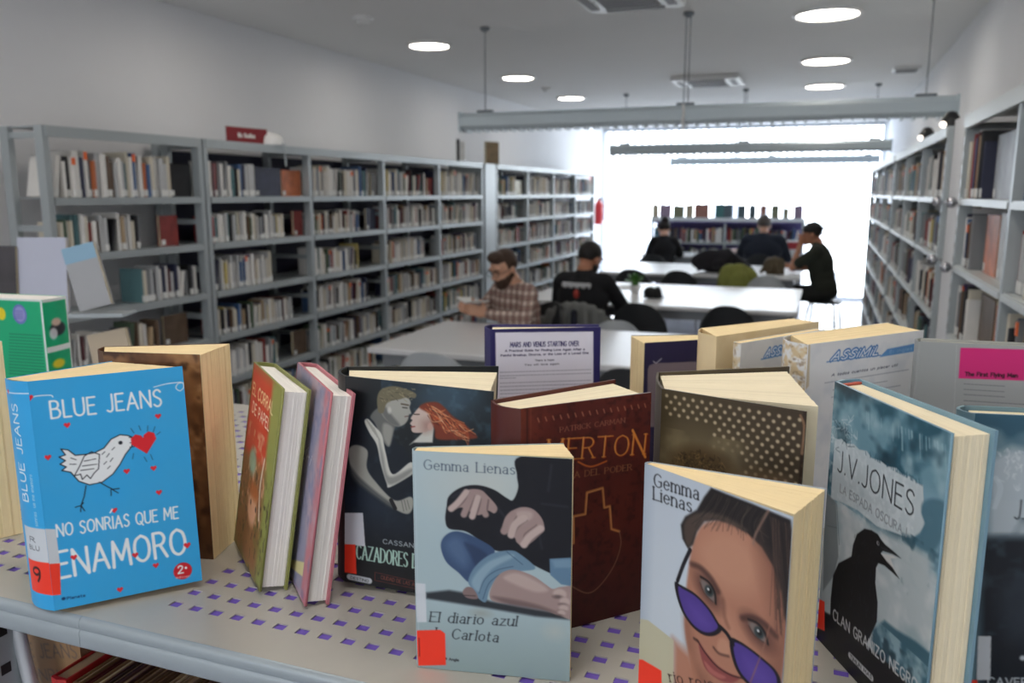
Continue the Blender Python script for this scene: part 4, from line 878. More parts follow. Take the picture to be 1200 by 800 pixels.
for x in (ony(10, 770, .575)[0]-.045, .34):
    for y in (.59, 1.28):
        u = MB(); u.box(x+.2-.018, x+.2+.018, y-.94-.018, y-.94+.018, 0, Z-.034); p = u.build('upright', M_STEEL, unit)
        for k in range(24):
            zz = Z-.06-k*.045; q = MB(); q.box(x+.2-.006, x+.2+.006, y-.94-.0186, y-.94-.0182, zz-.006, zz+.006); q.box(x+.2+.0182, x+.2+.0186, y-.94-.006, y-.94+.006, zz-.006, zz+.006)
            if k < 5: q.build('slot', M_BLACK, p)
A = ony(14, 722, .61); A2 = ony(36, 800, .61); A3 = A2+(A2-A)*1.5; MB().tube([(A[0]+.2, -.33, Z-.034), (A2[0]+.2, -.33, A2[2]), (A3[0]+.2, -.33, A3[2])], .008).build('rod', M_FRAME, unit, 50)
LZ = .805
MB().box(-1.0, .52, -.345, .34, LZ-.02, LZ).build('lower_shelf', M_STEEL, unit)
MB().box(-1.0, .52, -.02, -.012, LZ+.0002, Z-.035).build('divider_panel', M_PURP, unit)

# ------------------------------------------------------------------ foreground books
PGW = [mat('pages_warm', (248, 226, 178), .85, var=.05, scale=60), mat('pages_warm_dark', (243, 220, 171), .85, var=.05, scale=60)]  # two paper tones per pair; random leaves take the darker
PGC = [mat('pages_cream', (246, 234, 204), .85, var=.04, scale=60), mat('pages_cream_dark', (240, 228, 198), .85, var=.04, scale=60)]
PGL = [mat('pages_white', (244, 241, 236), .85, var=.03, scale=60), mat('pages_white_dark', (237, 234, 229), .85, var=.03, scale=60)]
def fg_book(name, label, S0, F0, S1, F1, h, art=None, artb=None, spine=None, cover=(128, 128, 128), pages=PGW, hard=True, lean=(0, 0), inset=.004, P0=None, P1=None, cell=.7, bulge=.18, th=None, nleaf=26, cols=None, group=None, flat0=False, jitter=.0004, artw=None, headband=None):
    S0, F0, S1, F1 = [np.array(q[:2], float) for q in (S0, F0, S1, F1)]; org = (S0+F0+S1+F1)/4
    t = empty(name, (org[0], org[1], Z+.0004), 0, label, 'book', group)
    if lean != (0, 0):
        q = Vector((0, 0, 1)).rotation_difference(Vector((lean[0], lean[1], 1)).normalized()); t.rotation_mode = 'QUATERNION'; t.rotation_quaternion = q
        low = min((q @ Vector((*(c-org), 0))).z for c in (S0, F0, S1, F1)); t.location.z = Z+.0004-low
    S0, F0, S1, F1 = S0-org, F0-org, S1-org, F1-org; ctr = (S0+F0+S1+F1)/4; tc = .0026 if hard else .0007; th = th or tc; cm = mat('cover_%d_%d_%d' % cover, cover, .45, var=.08, scale=30)
    zb, zt = (.003, h-.0035) if hard else (.0003, h-.0004)
    def slab(nm, A, B, cv, flip):
        d = (B-A)/np.linalg.norm(B-A); n = np.array([d[1], -d[0]]); n = -n if n @ (ctr-A) > 0 else n
        Ai, Bi = A-n*th, B-n*th
        if cv is None:
            return MB().prism([tuple(A), tuple(B), tuple(Bi), tuple(Ai)], 0, h).build(nm, cm, t)
        W = np.linalg.norm(B-A)*1000; q = Cv(W, h*1000, cover, cell); R = t.rotation_quaternion.to_matrix() if lean != (0, 0) else Matrix.Identity(3); Ri = np.array(R.inverted()); T0 = np.array(t.location)
        n3 = np.array([n[0], n[1], 0]); d3 = np.array([d[0], d[1], 0]); L, Rr = (B, A) if flip else (A, B); dd = -d3 if flip else d3
        def mp(p):
            o = Ri @ (CC-T0); r = Ri @ ray(*p); L3 = np.array([L[0], L[1], 0]); k = ((L3-o) @ n3)/(r @ n3); X = o+r*k-L3; return (X @ dd)*1000, (h-X[2])*1000
        q.map = mp; cv(q)
        fn = lambda U, V2: np.stack([L[0]+(Rr[0]-L[0])*U, L[1]+(Rr[1]-L[1])*U, h*(1-V2)], -1)
        Li, Rri = (Bi, Ai) if flip else (Ai, Bi); e = n*.00003
        bv = [(*(p-e if k < 2 else p), z) for z in (0, h) for k, p in enumerate((L, Rr, Rri, Li))]
        bf = [(0, 3, 2, 1), (4, 5, 6, 7), (1, 2, 6, 5), (2, 3, 7, 6), (3, 0, 4, 7), (0, 1, 5, 4)]
        return sheet(nm, fn, q, t, (bv, bf, cover))
    fr = slab('front_cover', S0, F0, art, flat0); slab('back_cover', S1, F1, artb, False if artb is None else True)
    # spine: a curved shell
    d = S1-S0; L = np.linalg.norm(d)
    if L > .004:
        m_ = (S0+S1)/2; n = np.array([d[1], -d[0]])/L; n = -n if n @ (ctr-m_) > 0 else n; K = 8
        arc = [S0+d*(k/K)+n*(L*bulge*math.sin(math.pi*k/K)) for k in range(K+1)]; inn = [p-n*max(th, .001) for p in arc]; 
        sp = MB().prism([tuple(p) for p in arc]+[tuple(p) for p in inn[::-1]], 0, h).build('spine', cm, t, 60)
        if spine:
            Wd = L*1000; q = Cv(Wd, h*1000, cover, cell); spine(q)
            def fn(U, V2):
                s = 1-U; return np.stack([S0[0]+d[0]*s+n[0]*(L*bulge*np.sin(math.pi*s)+.0002), S0[1]+d[1]*s+n[1]*(L*bulge*np.sin(math.pi*s)+.0002), h*(1-V2)], -1)
            sheet('spine_print', fn, q, sp)
    # pages: a fan of leaves from the spine to the fore-edge
    d0, d1 = (F0-S0)/np.linalg.norm(F0-S0), (F1-S1)/np.linalg.norm(F1-S1)
    n0 = np.array([d0[1], -d0[0]]); n0 = -n0 if n0 @ (ctr-S0) > 0 else n0; n1 = np.array([d1[1], -d1[0]]); n1 = -n1 if n1 @ (ctr-S1) > 0 else n1; g = th+.0002
    a0, a1 = S0-n0*g+d0*(.003 if hard else .001), S1-n1*g+d1*(.003 if hard else .001); b0 = (np.array(P0[:2])-org) if P0 is not None else F0-n0*g-d0*inset; b1 = (np.array(P1[:2])-org) if P1 is not None else F1-n1*g-d1*inset
    rr = random.Random(hash(label) % 1000 if 0 else len(label)*7); pb = MB()
    for i in range(nleaf):
        s0, s1 = i/nleaf, (i+1)/nleaf; j = rr.uniform(-jitter, jitter)
        q = [a0+(a1-a0)*s0, b0+(b1-b0)*s0, b0+(b1-b0)*s1, a0+(a1-a0)*s1]; e = (q[1]-q[0])/np.linalg.norm(q[1]-q[0])*j
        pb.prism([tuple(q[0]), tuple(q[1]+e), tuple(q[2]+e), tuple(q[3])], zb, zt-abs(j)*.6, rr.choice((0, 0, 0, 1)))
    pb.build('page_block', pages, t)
    if headband:
        MB().prism([tuple(a0), tuple(a0+d0*.004), tuple(a1+d1*.004), tuple(a1)], zt+.0001, zt+.0018).build('headband', headband, t)
    return t
def pt(px, py, h): return onz(px, py, Z+h)[:2]
RED = (250, 62, 40); LBL = (206, 212, 218)
def heart(q, c, r, col=(226, 40, 50), rot=0., al=1.):
    c = q.P(c); ca, sa = math.cos(rot), math.sin(rot)
    pts = [(0, .95), (-.55, .35), (-.95, -.1), (-.9, -.6), (-.5, -.85), (-.1, -.65), (0, -.4), (.1, -.65), (.5, -.85), (.9, -.6), (.95, -.1), (.55, .35)]
    q.poly([(c[0]+r*(x*ca-y*sa), c[1]+r*(x*sa+y*ca)) for x, y in pts], col, al, mm=True)
# --- blue book with the bird
WH = (238, 243, 246)
def art_blue(q):
    W, Hh = q.W, q.H; q.fr = (0, 380, 1.905); q.noise(30, (70, 170, 225), .4, .9, .5)
    q.line([(52, 160), (66, 166), (80, 160), (112, 158), (118, 162)], .9, WH, smooth=True); heart(q, (66, 164), 3.4)
    q.text('BLUE JEANS', (115, 210), (361, 181), 17, WH, 1.9, jit=.03); q.line([(343, 140), (370, 133), (392, 130), (407, 130), (410, 140), (402, 148), (393, 142), (398, 132), (414, 130)], .8, WH, smooth=True)
    bw = 1.1; dk = (18, 24, 36)
    body = [(296, 252), (286, 248), (268, 246), (248, 256), (232, 276), (212, 286), (190, 290), (168, 292), (152, 280), (136, 278), (146, 291), (132, 296), (146, 304), (134, 312), (148, 318), (138, 326), (158, 330), (176, 350), (200, 358), (228, 352), (252, 334), (268, 312), (280, 290), (294, 272)]
    q.poly(body, (236, 240, 242)); q.line(body+[body[0]], bw, dk)
    w2 = [(222, 290), (204, 284), (188, 294), (178, 316), (166, 338), (180, 334), (184, 346), (194, 336), (202, 344), (210, 332), (220, 322)]; q.line(w2+[w2[0]], .9, dk)
    for a in (((188, 305), (214, 300)), ((184, 316), (216, 312)), ((180, 326), (210, 322))): q.line(a, .7, dk)
    for a in (((228, 290), (234, 284)), ((238, 296), (244, 288)), ((246, 306), (252, 298)), ((232, 312), (238, 306)), ((240, 322), (246, 316)), ((250, 280), (256, 274)), ((158, 298), (170, 302)), ((156, 312), (170, 312))): q.line(a, .7, dk)
    q.ell((269, 264), 1.9, 1.9, dk); q.poly([(288, 252), (303, 254), (303, 262), (292, 264)], (236, 240, 242)); q.line([(288, 252), (303, 254)], .8, dk); q.line([(290, 264), (302, 264), (304, 272), (290, 274)], .8, dk)
    heart(q, (322, 264), 12.5, (224, 38, 48), -.12)
    for a in (((292, 232), (299, 242)), ((310, 226), (314, 236)), ((330, 226), (329, 238)), ((346, 228), (342, 240)), ((358, 240), (350, 246)), ((322, 296), (328, 306)), ((336, 290), (341, 302)), ((298, 288), (296, 300))): q.line(a, .7, (30, 80, 120))
    q.line([(192, 360), (188, 384), (181, 404), (186, 398)], 1., dk); q.line([(181, 404), (168, 408)], .9, dk); q.line([(181, 404), (180, 418)], .9, dk); q.line([(181, 404), (189, 416)], .9, dk)
    q.line([(222, 352), (240, 362), (252, 368), (266, 366)], 1., dk); q.line([(250, 368), (264, 376)], .9, dk); q.line([(248, 368), (248, 382)], .9, dk)
    for p in ((150, 225), (107, 297), (353, 205), (283, 328), (343, 321), (355, 375), (255, 415), (165, 520), (302, 515), (418, 493), (348, 538), (268, 592)): heart(q, p, 3.1)
    q.text('NO SONRIAS QUE ME', (128, 474), (398, 432), 12.5, WH, 1.5, jit=.03); q.line([(246, 420), (251, 412)], 1.3, WH)
    q.text('ENAMORO', (132, 566), (416, 508), 27, WH, 3.0, jit=.03)
    heart(q, (165, 520), 3.1); heart(q, (302, 515), 3.1); heart(q, (418, 493), 3.6)
    q.ell((408, 550), 9.2, 9.2, (206, 34, 46)); q.text('2', (398, 556), (409, 554), 8, WH, 1.4); q.ell((415, 543), 1.2, 1.4, WH); q.text('edicion', (393, 567), (424, 563), 2.0, (240, 180, 180), .5)
    q.ell((142, 612), 1.9, 1.6, (20, 60, 110)); q.text('Planeta', (150, 614), (190, 607), 2.6, (20, 60, 110), .6)
    q.poly([(96, 456), (124, 457), (134, 533), (100, 535)], LBL); q.poly([(100, 535), (134, 533), (136, 603), (104, 606)], RED)
def sp_blue(q):
    W, Hh = q.W, q.H; v = lambda y: Hh*y
    q.line([(0, v(.055)), (W, v(.05))], .9, WH, mm=True); c = q.map; heart(q, (W*.25, v(.052)), 3.2)
    q.text('BLUE JEANS', (W*.62, v(.52)), (W*.62, v(.10)), 11, WH, 1.3, mm=True); q.text('No sonrias que me enamoro', (W*.82, v(.66)), (W*.82, v(.40)), 4, (180, 215, 235), .5, mm=True)
    q.poly([(W*.25, v(.635)), (W, v(.635)), (W, v(.785)), (W*.25, v(.785))], LBL, mm=True); q.poly([(W*.25, v(.785)), (W, v(.785)), (W, v(.93)), (W*.25, v(.93))], RED, mm=True)
    q.text('R', (W*.5, v(.70)), (W*.68, v(.70)), 5, (90, 95, 105), .9, mm=True); q.text('BLU', (W*.44, v(.735)), (W*.78, v(.735)), 4.4, (90, 95, 105), .8, mm=True); q.text('9', (W*.48, v(.875)), (W*.72, v(.875)), 14, (60, 20, 24), 2.6, mm=True)
fg_book('paperback_book', 'bright blue paperback with a white bird holding a red heart', (-.698, .556), (-.603, .658), (-.744, .568), (-.722, .680), .233, art_blue, None, sp_blue, (52, 168, 230), PGW, False, (-.055, .03), cell=.6, bulge=.10, P1=(-.7195, .677), nleaf=34)
# --- thick tan-paged book behind it
def art_brown(q):
    q.noise(24, (160, 118, 78), .35, .7, .9); q.noise(14, (64, 40, 26), .5, .7, .9, 8); q.noise(9, (190, 150, 110), .6, .8, .6, 5, (q.W*.5, 0, q.W, q.H*.5)); q.ell((q.W*.8, q.H*.25), 14, 30, (120, 84, 56), .8, 6, mm=True)
fg_book('paperback_book', 'thick paperback with brown cover and tan pages behind the blue book', (-.752, .692), (-.638, .716), (-.776, .716), (-.655, .785), .241, art_brown, None, None, (96, 64, 42), PGW, False, (.0, .0), cell=1.2, nleaf=40, inset=-.001)
# --- two leaning books
def art_red(q):
    q.fr = (200, 400, 2.5); W, Hh = q.W, q.H
    q.poly([(0, 0), (W*.75, 0), (W*.82, Hh*.45), (0, Hh*.5)], (206, 62, 42), 1, 12, mm=True); q.poly([(W*.72, 0), (W, 0), (W, Hh), (W*.8, Hh*.9)], (150, 156, 84), 1, 8, mm=True)
    q.poly([(0, Hh*.5), (W*.8, Hh*.46), (W*.82, Hh), (0, Hh)], (146, 92, 62), .85, 10, mm=True); q.noise(12, (120, 110, 60), .55, .75, .7, 4, (0, Hh*.45, W, Hh)); q.noise(9, (214, 160, 130), .55, .7, .8, 9, (W*.1, Hh*.3, W*.8, Hh*.75)); q.noise(7, (60, 50, 36), .6, .75, .7, 2, (0, Hh*.5, W, Hh))
    q.ell((W*.5, Hh*.70), 22, 19, (226, 172, 138), .95, 5, mm=True); q.ell((W*.44, Hh*.68), 3, 3, (70, 60, 60), 1, 1, mm=True); q.ell((W*.62, Hh*.68), 3, 3, (70, 60, 60), 1, 1, mm=True); q.ell((W*.5, Hh*.61), 24, 9, (176, 96, 50), .9, 4, mm=True); q.ell((W*.35, Hh*.48), 17, 15, (150, 196, 176), .9, 5, mm=True)
    q.text('EL CORRAL', (W*.08, Hh*.16), (W*.80, Hh*.16), 13, (240, 226, 170), 1.8, mm=True); q.text('DE PAPEL', (W*.14, Hh*.25), (W*.74, Hh*.25), 12, (244, 236, 214), 1.6, mm=True)
    q.line([(W*.72, Hh*.4), (W*.68, Hh*.55), (W*.75, Hh*.7)], 5, (232, 226, 210), .8, True, 2, mm=True)
fg_book('hardcover_book', 'slim red and green picture hardcover leaning left of the pink book', (-.642, .757), (-.533, .662), (-.622, .773), (-.513, .684), .218, art_red, None, None, (138, 142, 78), PGL, True, (.115, .11), cell=.8, nleaf=18, headband=None)
def art_pink(q):
    W, Hh = q.W, q.H; q.poly([(0, 0), (W*.86, 0), (W*.86, Hh), (0, Hh)], (150, 148, 172), 1, 5, mm=True); q.noise(22, (196, 168, 176), .4, .8, .8); q.noise(12, (120, 124, 160), .5, .75, .6, 6)
    q.ell((W*.42, Hh*.52), 20, 30, (206, 158, 158), .7, 12, mm=True); q.line([(W*.2, Hh*.36), (W*.35, Hh*.33), (W*.5, Hh*.37), (W*.62, Hh*.33)], 1.6, (236, 232, 238), .9, True, mm=True); q.text('Adri', (W*.25, Hh*.42), (W*.7, Hh*.40), 12, (236, 232, 238), 1.4, shear=.2, mm=True)
    q.poly([(0, Hh*.88), (W*.25, Hh*.99), (W*.86, Hh*.83), (W*.86, Hh*.90), (W*.3, Hh)], (224, 212, 150), .9, mm=True)
fg_book('hardcover_book', 'slim pink hardcover with lilac cover art leaning right of the red one', (-.586, .763), (-.4705, .653), (-.568, .777), (-.4535, .672), .222, art_pink, None, None, (196, 120, 130), PGL, True, (.115, .11), cell=.8, nleaf=18)
# --- dark couple cover
def art_caz(q):
    q.fr = (380, 430, 2.9636); W, Hh = q.W, q.H; X = lambda *a: a
    q.noise(40, (44, 66, 82), .4, .9, .8, 5, (W*.25, 0, W, Hh*.5)); q.ell((420, 110), 34, 26, (66, 92, 110), .7, 16); q.noise(9, (96, 128, 146), .55, .85, .35, 6, (W*.3, 0, W, Hh*.3))
    tee = (24, 32, 42); sk = (164, 164, 156); sl = (206, 206, 198); sd = (104, 106, 104); sx = (70, 74, 76)
    q.poly([(84, 230), (110, 190), (150, 170), (200, 180), (250, 260), (290, 300), (320, 480), (320, 620), (150, 620), (76, 500), (88, 300)], tee, 1, 3, True); q.poly([(70, 430), (140, 400), (240, 500), (310, 560), (310, 640), (70, 640)], (30, 42, 58), .9, 8); q.noise(12, (44, 58, 72), .55, .8, .5, 9, (0, Hh*.3, W*.55, Hh*.75))
    # his neck and face
    q.poly([(160, 170), (196, 140), (250, 178), (238, 232), (224, 276), (200, 250), (176, 196)], sd, 1, 2, True); q.poly([(206, 196), (238, 210), (232, 260), (222, 274), (204, 240)], sk, .8, 4, True)
    q.poly([(196, 132), (206, 104), (246, 94), (286, 104), (300, 122), (296, 140), (302, 160), (294, 166), (290, 184), (276, 200), (252, 206), (222, 190), (200, 164)], sk, 1, 1.5, True); q.poly([(196, 150), (214, 140), (236, 168), (262, 200), (250, 206), (220, 190)], sd, .9, 4, True); q.line([(268, 128), (292, 132)], 1.6, (86, 76, 62)); q.line([(272, 140), (288, 142)], 1.2, (60, 58, 56)); q.line([(280, 172), (292, 170)], 1.1, (110, 84, 80))
    q.ell((226, 150), 2.2, 3.4, sl, .8, 1)
    q.poly([(186, 150), (184, 104), (200, 76), (240, 66), (284, 76), (318, 92), (314, 108), (290, 104), (262, 112), (236, 116), (216, 128), (206, 156), (196, 160)], (112, 106, 84), 1, 1.5, True)
    rr = random.Random(2)
    for i in range(40): x, y = rr.uniform(190, 306), rr.uniform(74, 116); q.line([(x, y), (x+rr.uniform(4, 14), y+rr.uniform(-4, 10))], .6, rr.choice([(170, 160, 124), (66, 62, 50), (140, 132, 104)]), .8)
    # her face and hair
    q.poly([(340, 230), (352, 200), (380, 210), (376, 262), (310, 262), (296, 270)], sl, 1, 2)
    q.poly([(332, 138), (356, 132), (380, 150), (384, 196), (360, 222), (330, 228), (308, 226), (302, 214), (306, 206), (298, 196), (306, 184), (300, 178), (312, 160)], (204, 184, 174), 1, 1.2, True); q.poly([(340, 190), (378, 180), (376, 214), (346, 226)], (164, 128, 118), .8, 5, True); q.line([(312, 164), (330, 164)], 1.2, (70, 52, 48)); q.line([(302, 208), (314, 206)], 1.4, (150, 70, 66)); q.ell((368, 206), 3., 4., (196, 160, 148), 1, .8)
    q.poly([(330, 140), (352, 124), (392, 122), (420, 142), (446, 170), (486, 196), (516, 226), (530, 246), (470, 252), (392, 250), (384, 216), (372, 190), (360, 160)], (126, 56, 36), 1, 3, True)
    for i in range(90):
        t0 = rr.random(); x, y = 350+120*t0, 132+70*t0+rr.uniform(-14, 40); q.line([(x, y), (x+rr.uniform(12, 30), y+rr.uniform(6, 30)), (x+rr.uniform(30, 60), y+rr.uniform(14, 56))], .8, rr.choice([(196, 92, 52), (154, 66, 40), (216, 132, 84), (92, 42, 30), (226, 178, 136)]), .75, True)
    # her arm and hand on his shoulder
    q.poly([(140, 190), (152, 180), (176, 206), (200, 236), (214, 300), (238, 372), (300, 330), (320, 360), (230, 416), (216, 402), (196, 336), (182, 270), (158, 230)], sl, 1, 1.5, True); q.poly([(190, 250), (204, 300), (226, 380), (300, 352), (300, 370), (226, 408), (200, 336)], sd, .6, 4, True)
    for i in range(4): q.line([(148+i*8, 184+i*9), (170+i*7, 222+i*10)], 1.6, sk, .9)
    # his forearm
    q.poly([(84, 290), (110, 270), (150, 290), (148, 350), (180, 400), (244, 462), (300, 450), (310, 480), (290, 510), (240, 490), (170, 440), (110, 390), (92, 350)], sk, 1, 2, True); q.poly([(88, 340), (120, 380), (190, 440), (244, 482), (232, 490), (160, 440), (100, 390)], sx, .8, 4, True); q.line([(232, 462), (246, 490)], 4.5, (30, 30, 32))
    for i in range(3): q.line([(268+i*10, 462), (276+i*10, 500-i*4)], 1., sd, .8)
    q.grad((0, Hh*.60), (0, Hh*.86), (20, 22, 26), 0, .9)
    q.text('CASSANDRA CLARE', (204, 612), (470, 650), 4.8, (176, 186, 192), .7); q.text('CAZADORES DE', (112, 664), (340, 702), 15.5, (176, 210, 198), 1.9, 'serif')
    q.line([(176, 712), (330, 748), (330, 772), (176, 740), (176, 712)], .6, (112, 52, 46)); q.text('5. CIUDAD DE LAS ALMAS PERDIDAS', (182, 732), (420, 784), 4., (122, 62, 54), .7)
    q.line([(88, 728), (156, 742)], 6.5, (190, 194, 200), soft=.4); q.text('DESTINO', (92, 734), (154, 747), 2.8, (60, 64, 70), .6)
    q.poly([(56, 506), (134, 506), (142, 622), (60, 614)], (212, 214, 224)); q.poly([(60, 614), (108, 616), (112, 718), (66, 712)], RED)
fg_book('hardcover_book', 'dark hardcover showing an embracing couple, red label at its left', (-.459, .710), (-.303, .727), (-.481, .748), (-.341, .836), .226, art_caz, None, None, (26, 32, 36), PGC, True, (.045, 0), cell=.6, P0=(-.312, .742), P1=(-.336, .820), nleaf=30)
# --- pale blue-grey paperback in front
def art_gem(q):
    q.fr = (470, 500, 2.667); W, Hh = q.W, q.H
    q.grad((0, Hh*.5), (0, 0), (182, 200, 206), 0, .7); q.ell((270, 190), 40, 26, (196, 200, 194), .7, 20); q.grad((0, Hh*.68), (0, Hh), (140, 160, 162), 0, .9); q.line([(1.5*1, 0), (1.5, Hh)], .6, (196, 208, 214), .6, mm=True)
    q.text('Gemma Lienas', (72, 132), (355, 148), 8.4, (66, 80, 100), 1.05, 'serif')
    q.poly([(78, 518), (150, 510), (210, 520), (280, 545), (420, 570), (545, 590), (545, 604), (420, 592), (270, 566), (78, 536)], (42, 46, 52), .95, 3.5); q.ell((250, 582), 7, 3, (150, 150, 140), .6, 3); q.ell((480, 640), 7, 6, (190, 192, 182), .5, 6)
    dn = (24, 25, 32); sk = (160, 138, 134); sl = (190, 170, 164); sd = (108, 88, 88); sx = (70, 56, 58)
    q.poly([(370, 94), (545, 104), (545, 470), (500, 470), (430, 440), (370, 406), (330, 392), (290, 384), (240, 350), (200, 326), (150, 318), (138, 290), (142, 250), (150, 216), (190, 188), (240, 182), (290, 196), (330, 222), (350, 228), (366, 190), (362, 150)], dn, 1, .8, True)
    for a in (((370, 250), (420, 300), (440, 380)), ((160, 220), (200, 200), (260, 200)), ((440, 240), (520, 250)), ((300, 250), (340, 300), (400, 360)), ((470, 120), (460, 200))): q.line(a, 2.2, (44, 46, 56), .7, True, 1.5)
    # jeans
    q.poly([(124, 370), (140, 338), (176, 326), (230, 344), (292, 384), (270, 420), (240, 460), (214, 486), (180, 456), (140, 420)], (58, 80, 114), 1, .8, True); q.poly([(136, 366), (160, 342), (190, 350), (214, 400), (200, 440), (160, 410)], (86, 110, 144), .8, 5, True); q.poly([(200, 360), (270, 400), (240, 440), (216, 400)], (44, 60, 90), .8, 4, True)
    q.poly([(210, 484), (222, 450), (250, 418), (290, 394), (340, 386), (370, 396), (420, 440), (380, 450), (330, 450), (300, 470), (276, 510), (264, 548), (236, 530), (222, 506)], (108, 138, 160), 1, .8, True); q.poly([(220, 490), (236, 456), (276, 420), (340, 398), (350, 408), (290, 440), (256, 480), (244, 516)], (146, 172, 188), .8, 3, True)
    for a in (((244, 520), (262, 476), (300, 448), (350, 436)), ((256, 538), (274, 490), (306, 462)), ((330, 390), (380, 430))): q.line(a, .8, (62, 88, 112), .8, True)
    q.poly([(464, 412), (545, 408), (545, 500), (500, 492), (466, 462)], (96, 128, 154), 1, .8); q.poly([(470, 416), (545, 412), (545, 440), (480, 440)], (126, 156, 178), .7, 3)
    # leg and foot
    q.poly([(280, 506), (306, 462), (350, 446), (410, 464), (452, 492), (474, 506), (500, 500), (545, 506), (545, 598), (500, 592), (440, 570), (360, 556), (300, 548), (278, 536)], sk, 1, .8, True); q.poly([(320, 470), (360, 456), (420, 480), (460, 510), (420, 516), (350, 490)], sl, .8, 4, True); q.poly([(284, 530), (360, 540), (440, 560), (500, 586), (440, 574), (340, 556)], sd, .8, 4, True)
    for i, (x, y, r) in enumerate(((496, 522, 5.8), (512, 546, 4.6), (508, 566, 4.), (502, 580, 3.4))): q.ell((x, y), r, r*.8, sl, .95, 1); q.ell((x-6, y+9), r*.7, r*.3, sx, .7, 1)
    q.poly([(192, 516), (206, 500), (226, 506), (240, 536), (206, 534)], (132, 112, 110), 1, 1, True); q.line([(196, 526), (232, 528)], 1., sx, .8)
    # hands
    q.poly([(176, 230), (206, 198), (246, 196), (270, 214), (300, 250), (292, 270), (270, 262), (240, 276), (190, 252), (160, 262)], sk, 1, 1, True)
    for i, (a, b2, c2) in enumerate((((204, 204), (178, 236), (156, 256)), ((220, 214), (206, 250), (196, 274)), ((240, 222), (228, 262), (222, 280)), ((262, 226), (258, 258), (264, 274)))): q.line([(a[0]+9, a[1]+3), (b2[0]+9, b2[1]+3), (c2[0]+7, c2[1]+2)], 2., sx, .9, True, 1.4); q.line([a, b2, c2], 5.6, sl if i % 2 == 0 else sk, 1, True, 1.4)
    q.poly([(318, 320), (330, 276), (370, 252), (410, 256), (440, 286), (448, 320), (436, 336), (400, 366), (372, 370), (350, 340)], sk, 1, 1, True); q.poly([(330, 290), (370, 262), (410, 268), (400, 296), (350, 310)], sl, .7, 4, True)
    for i, (a, b2, c2) in enumerate((((350, 274), (334, 300), (322, 326)), ((384, 286), (356, 306), (344, 338)), ((412, 300), (376, 328), (370, 354)), ((436, 318), (402, 344), (384, 368)))): q.line([(a[0]+8, a[1]+6), (b2[0]+8, b2[1]+6), (c2[0]+7, c2[1]+3)], 2., sx, .9, True, 1.4); q.line([a, b2, c2], 6.4, sl if i % 2 else sk, 1, True, 1.4)
    q.text('El diario azul', (90, 608), (360, 622), 9.2, (26, 30, 38), 1.25, 'serif', .16); q.text('de Carlota', (90, 656), (302, 672), 9.2, (26, 30, 38), 1.25, 'serif', .16); q.ell((140, 724), 1.1, 1.1, (40, 44, 50)); q.text('Angle', (150, 729), (180, 732), 2.2, (40, 44, 50), .6)
    q.poly([(44, 488), (76, 490), (80, 610), (50, 610)], LBL); q.poly([(48, 636), (122, 634), (138, 646), (140, 744), (54, 746)], RED); q.line([(56, 660), (58, 716)], .8, (120, 30, 30))
fg_book('paperback_book', 'pale grey-blue paperback with a barefoot figure in jeans, in front', (-.3165, .602), (-.183, .628), (-.319, .613), (-.203, .668), .201, art_gem, None, None, (168, 188, 194), PGW, False, cell=.6, P0=(-.184, .6345), P1=(-.203, .667), nleaf=24)
# --- back cover with English text
def art_mars(q):
    q.fr = (560, 360, 4.); W, Hh = q.W, q.H
    q.poly([(82, 118), (541, 113), (541, 600), (90, 600)], (232, 230, 242), 1, .3)
    q.text('MARS AND VENUS STARTING OVER', (152, 186), (472, 180), 6.4, (44, 40, 92), 1.0); q.text('A Practical Guide for Finding Love Again After a', (128, 208), (500, 200), 2.5, (50, 46, 80), .7); q.text('Painful Breakup, Divorce, or the Loss of a Loved One', (108, 230), (518, 217), 2.5, (50, 46, 80), .7)
    q.text('There is hope:', (268, 252), (358, 249), 2.2, (60, 58, 80), .5); q.text('You will love again', (220, 273), (380, 268), 2.2, (60, 58, 80), .5)
    for i in range(14):
        a = q.P((104, 300+i*17)); b2 = q.P((530 if i not in (2, 8) else 180, 296+i*16.5)); q.fine(a[0], b2[0], (a[1]+b2[1])/2, .75, (110, 108, 128), i)
fg_book('hardcover_book', 'navy-bordered hardcover back with printed English text, standing behind', (-.415, 1.020), (-.281, 1.094), (-.432, 1.062), (-.290, 1.118), .235, art_mars, None, None, (48, 44, 98), PGC, True, cell=.75, nleaf=20)
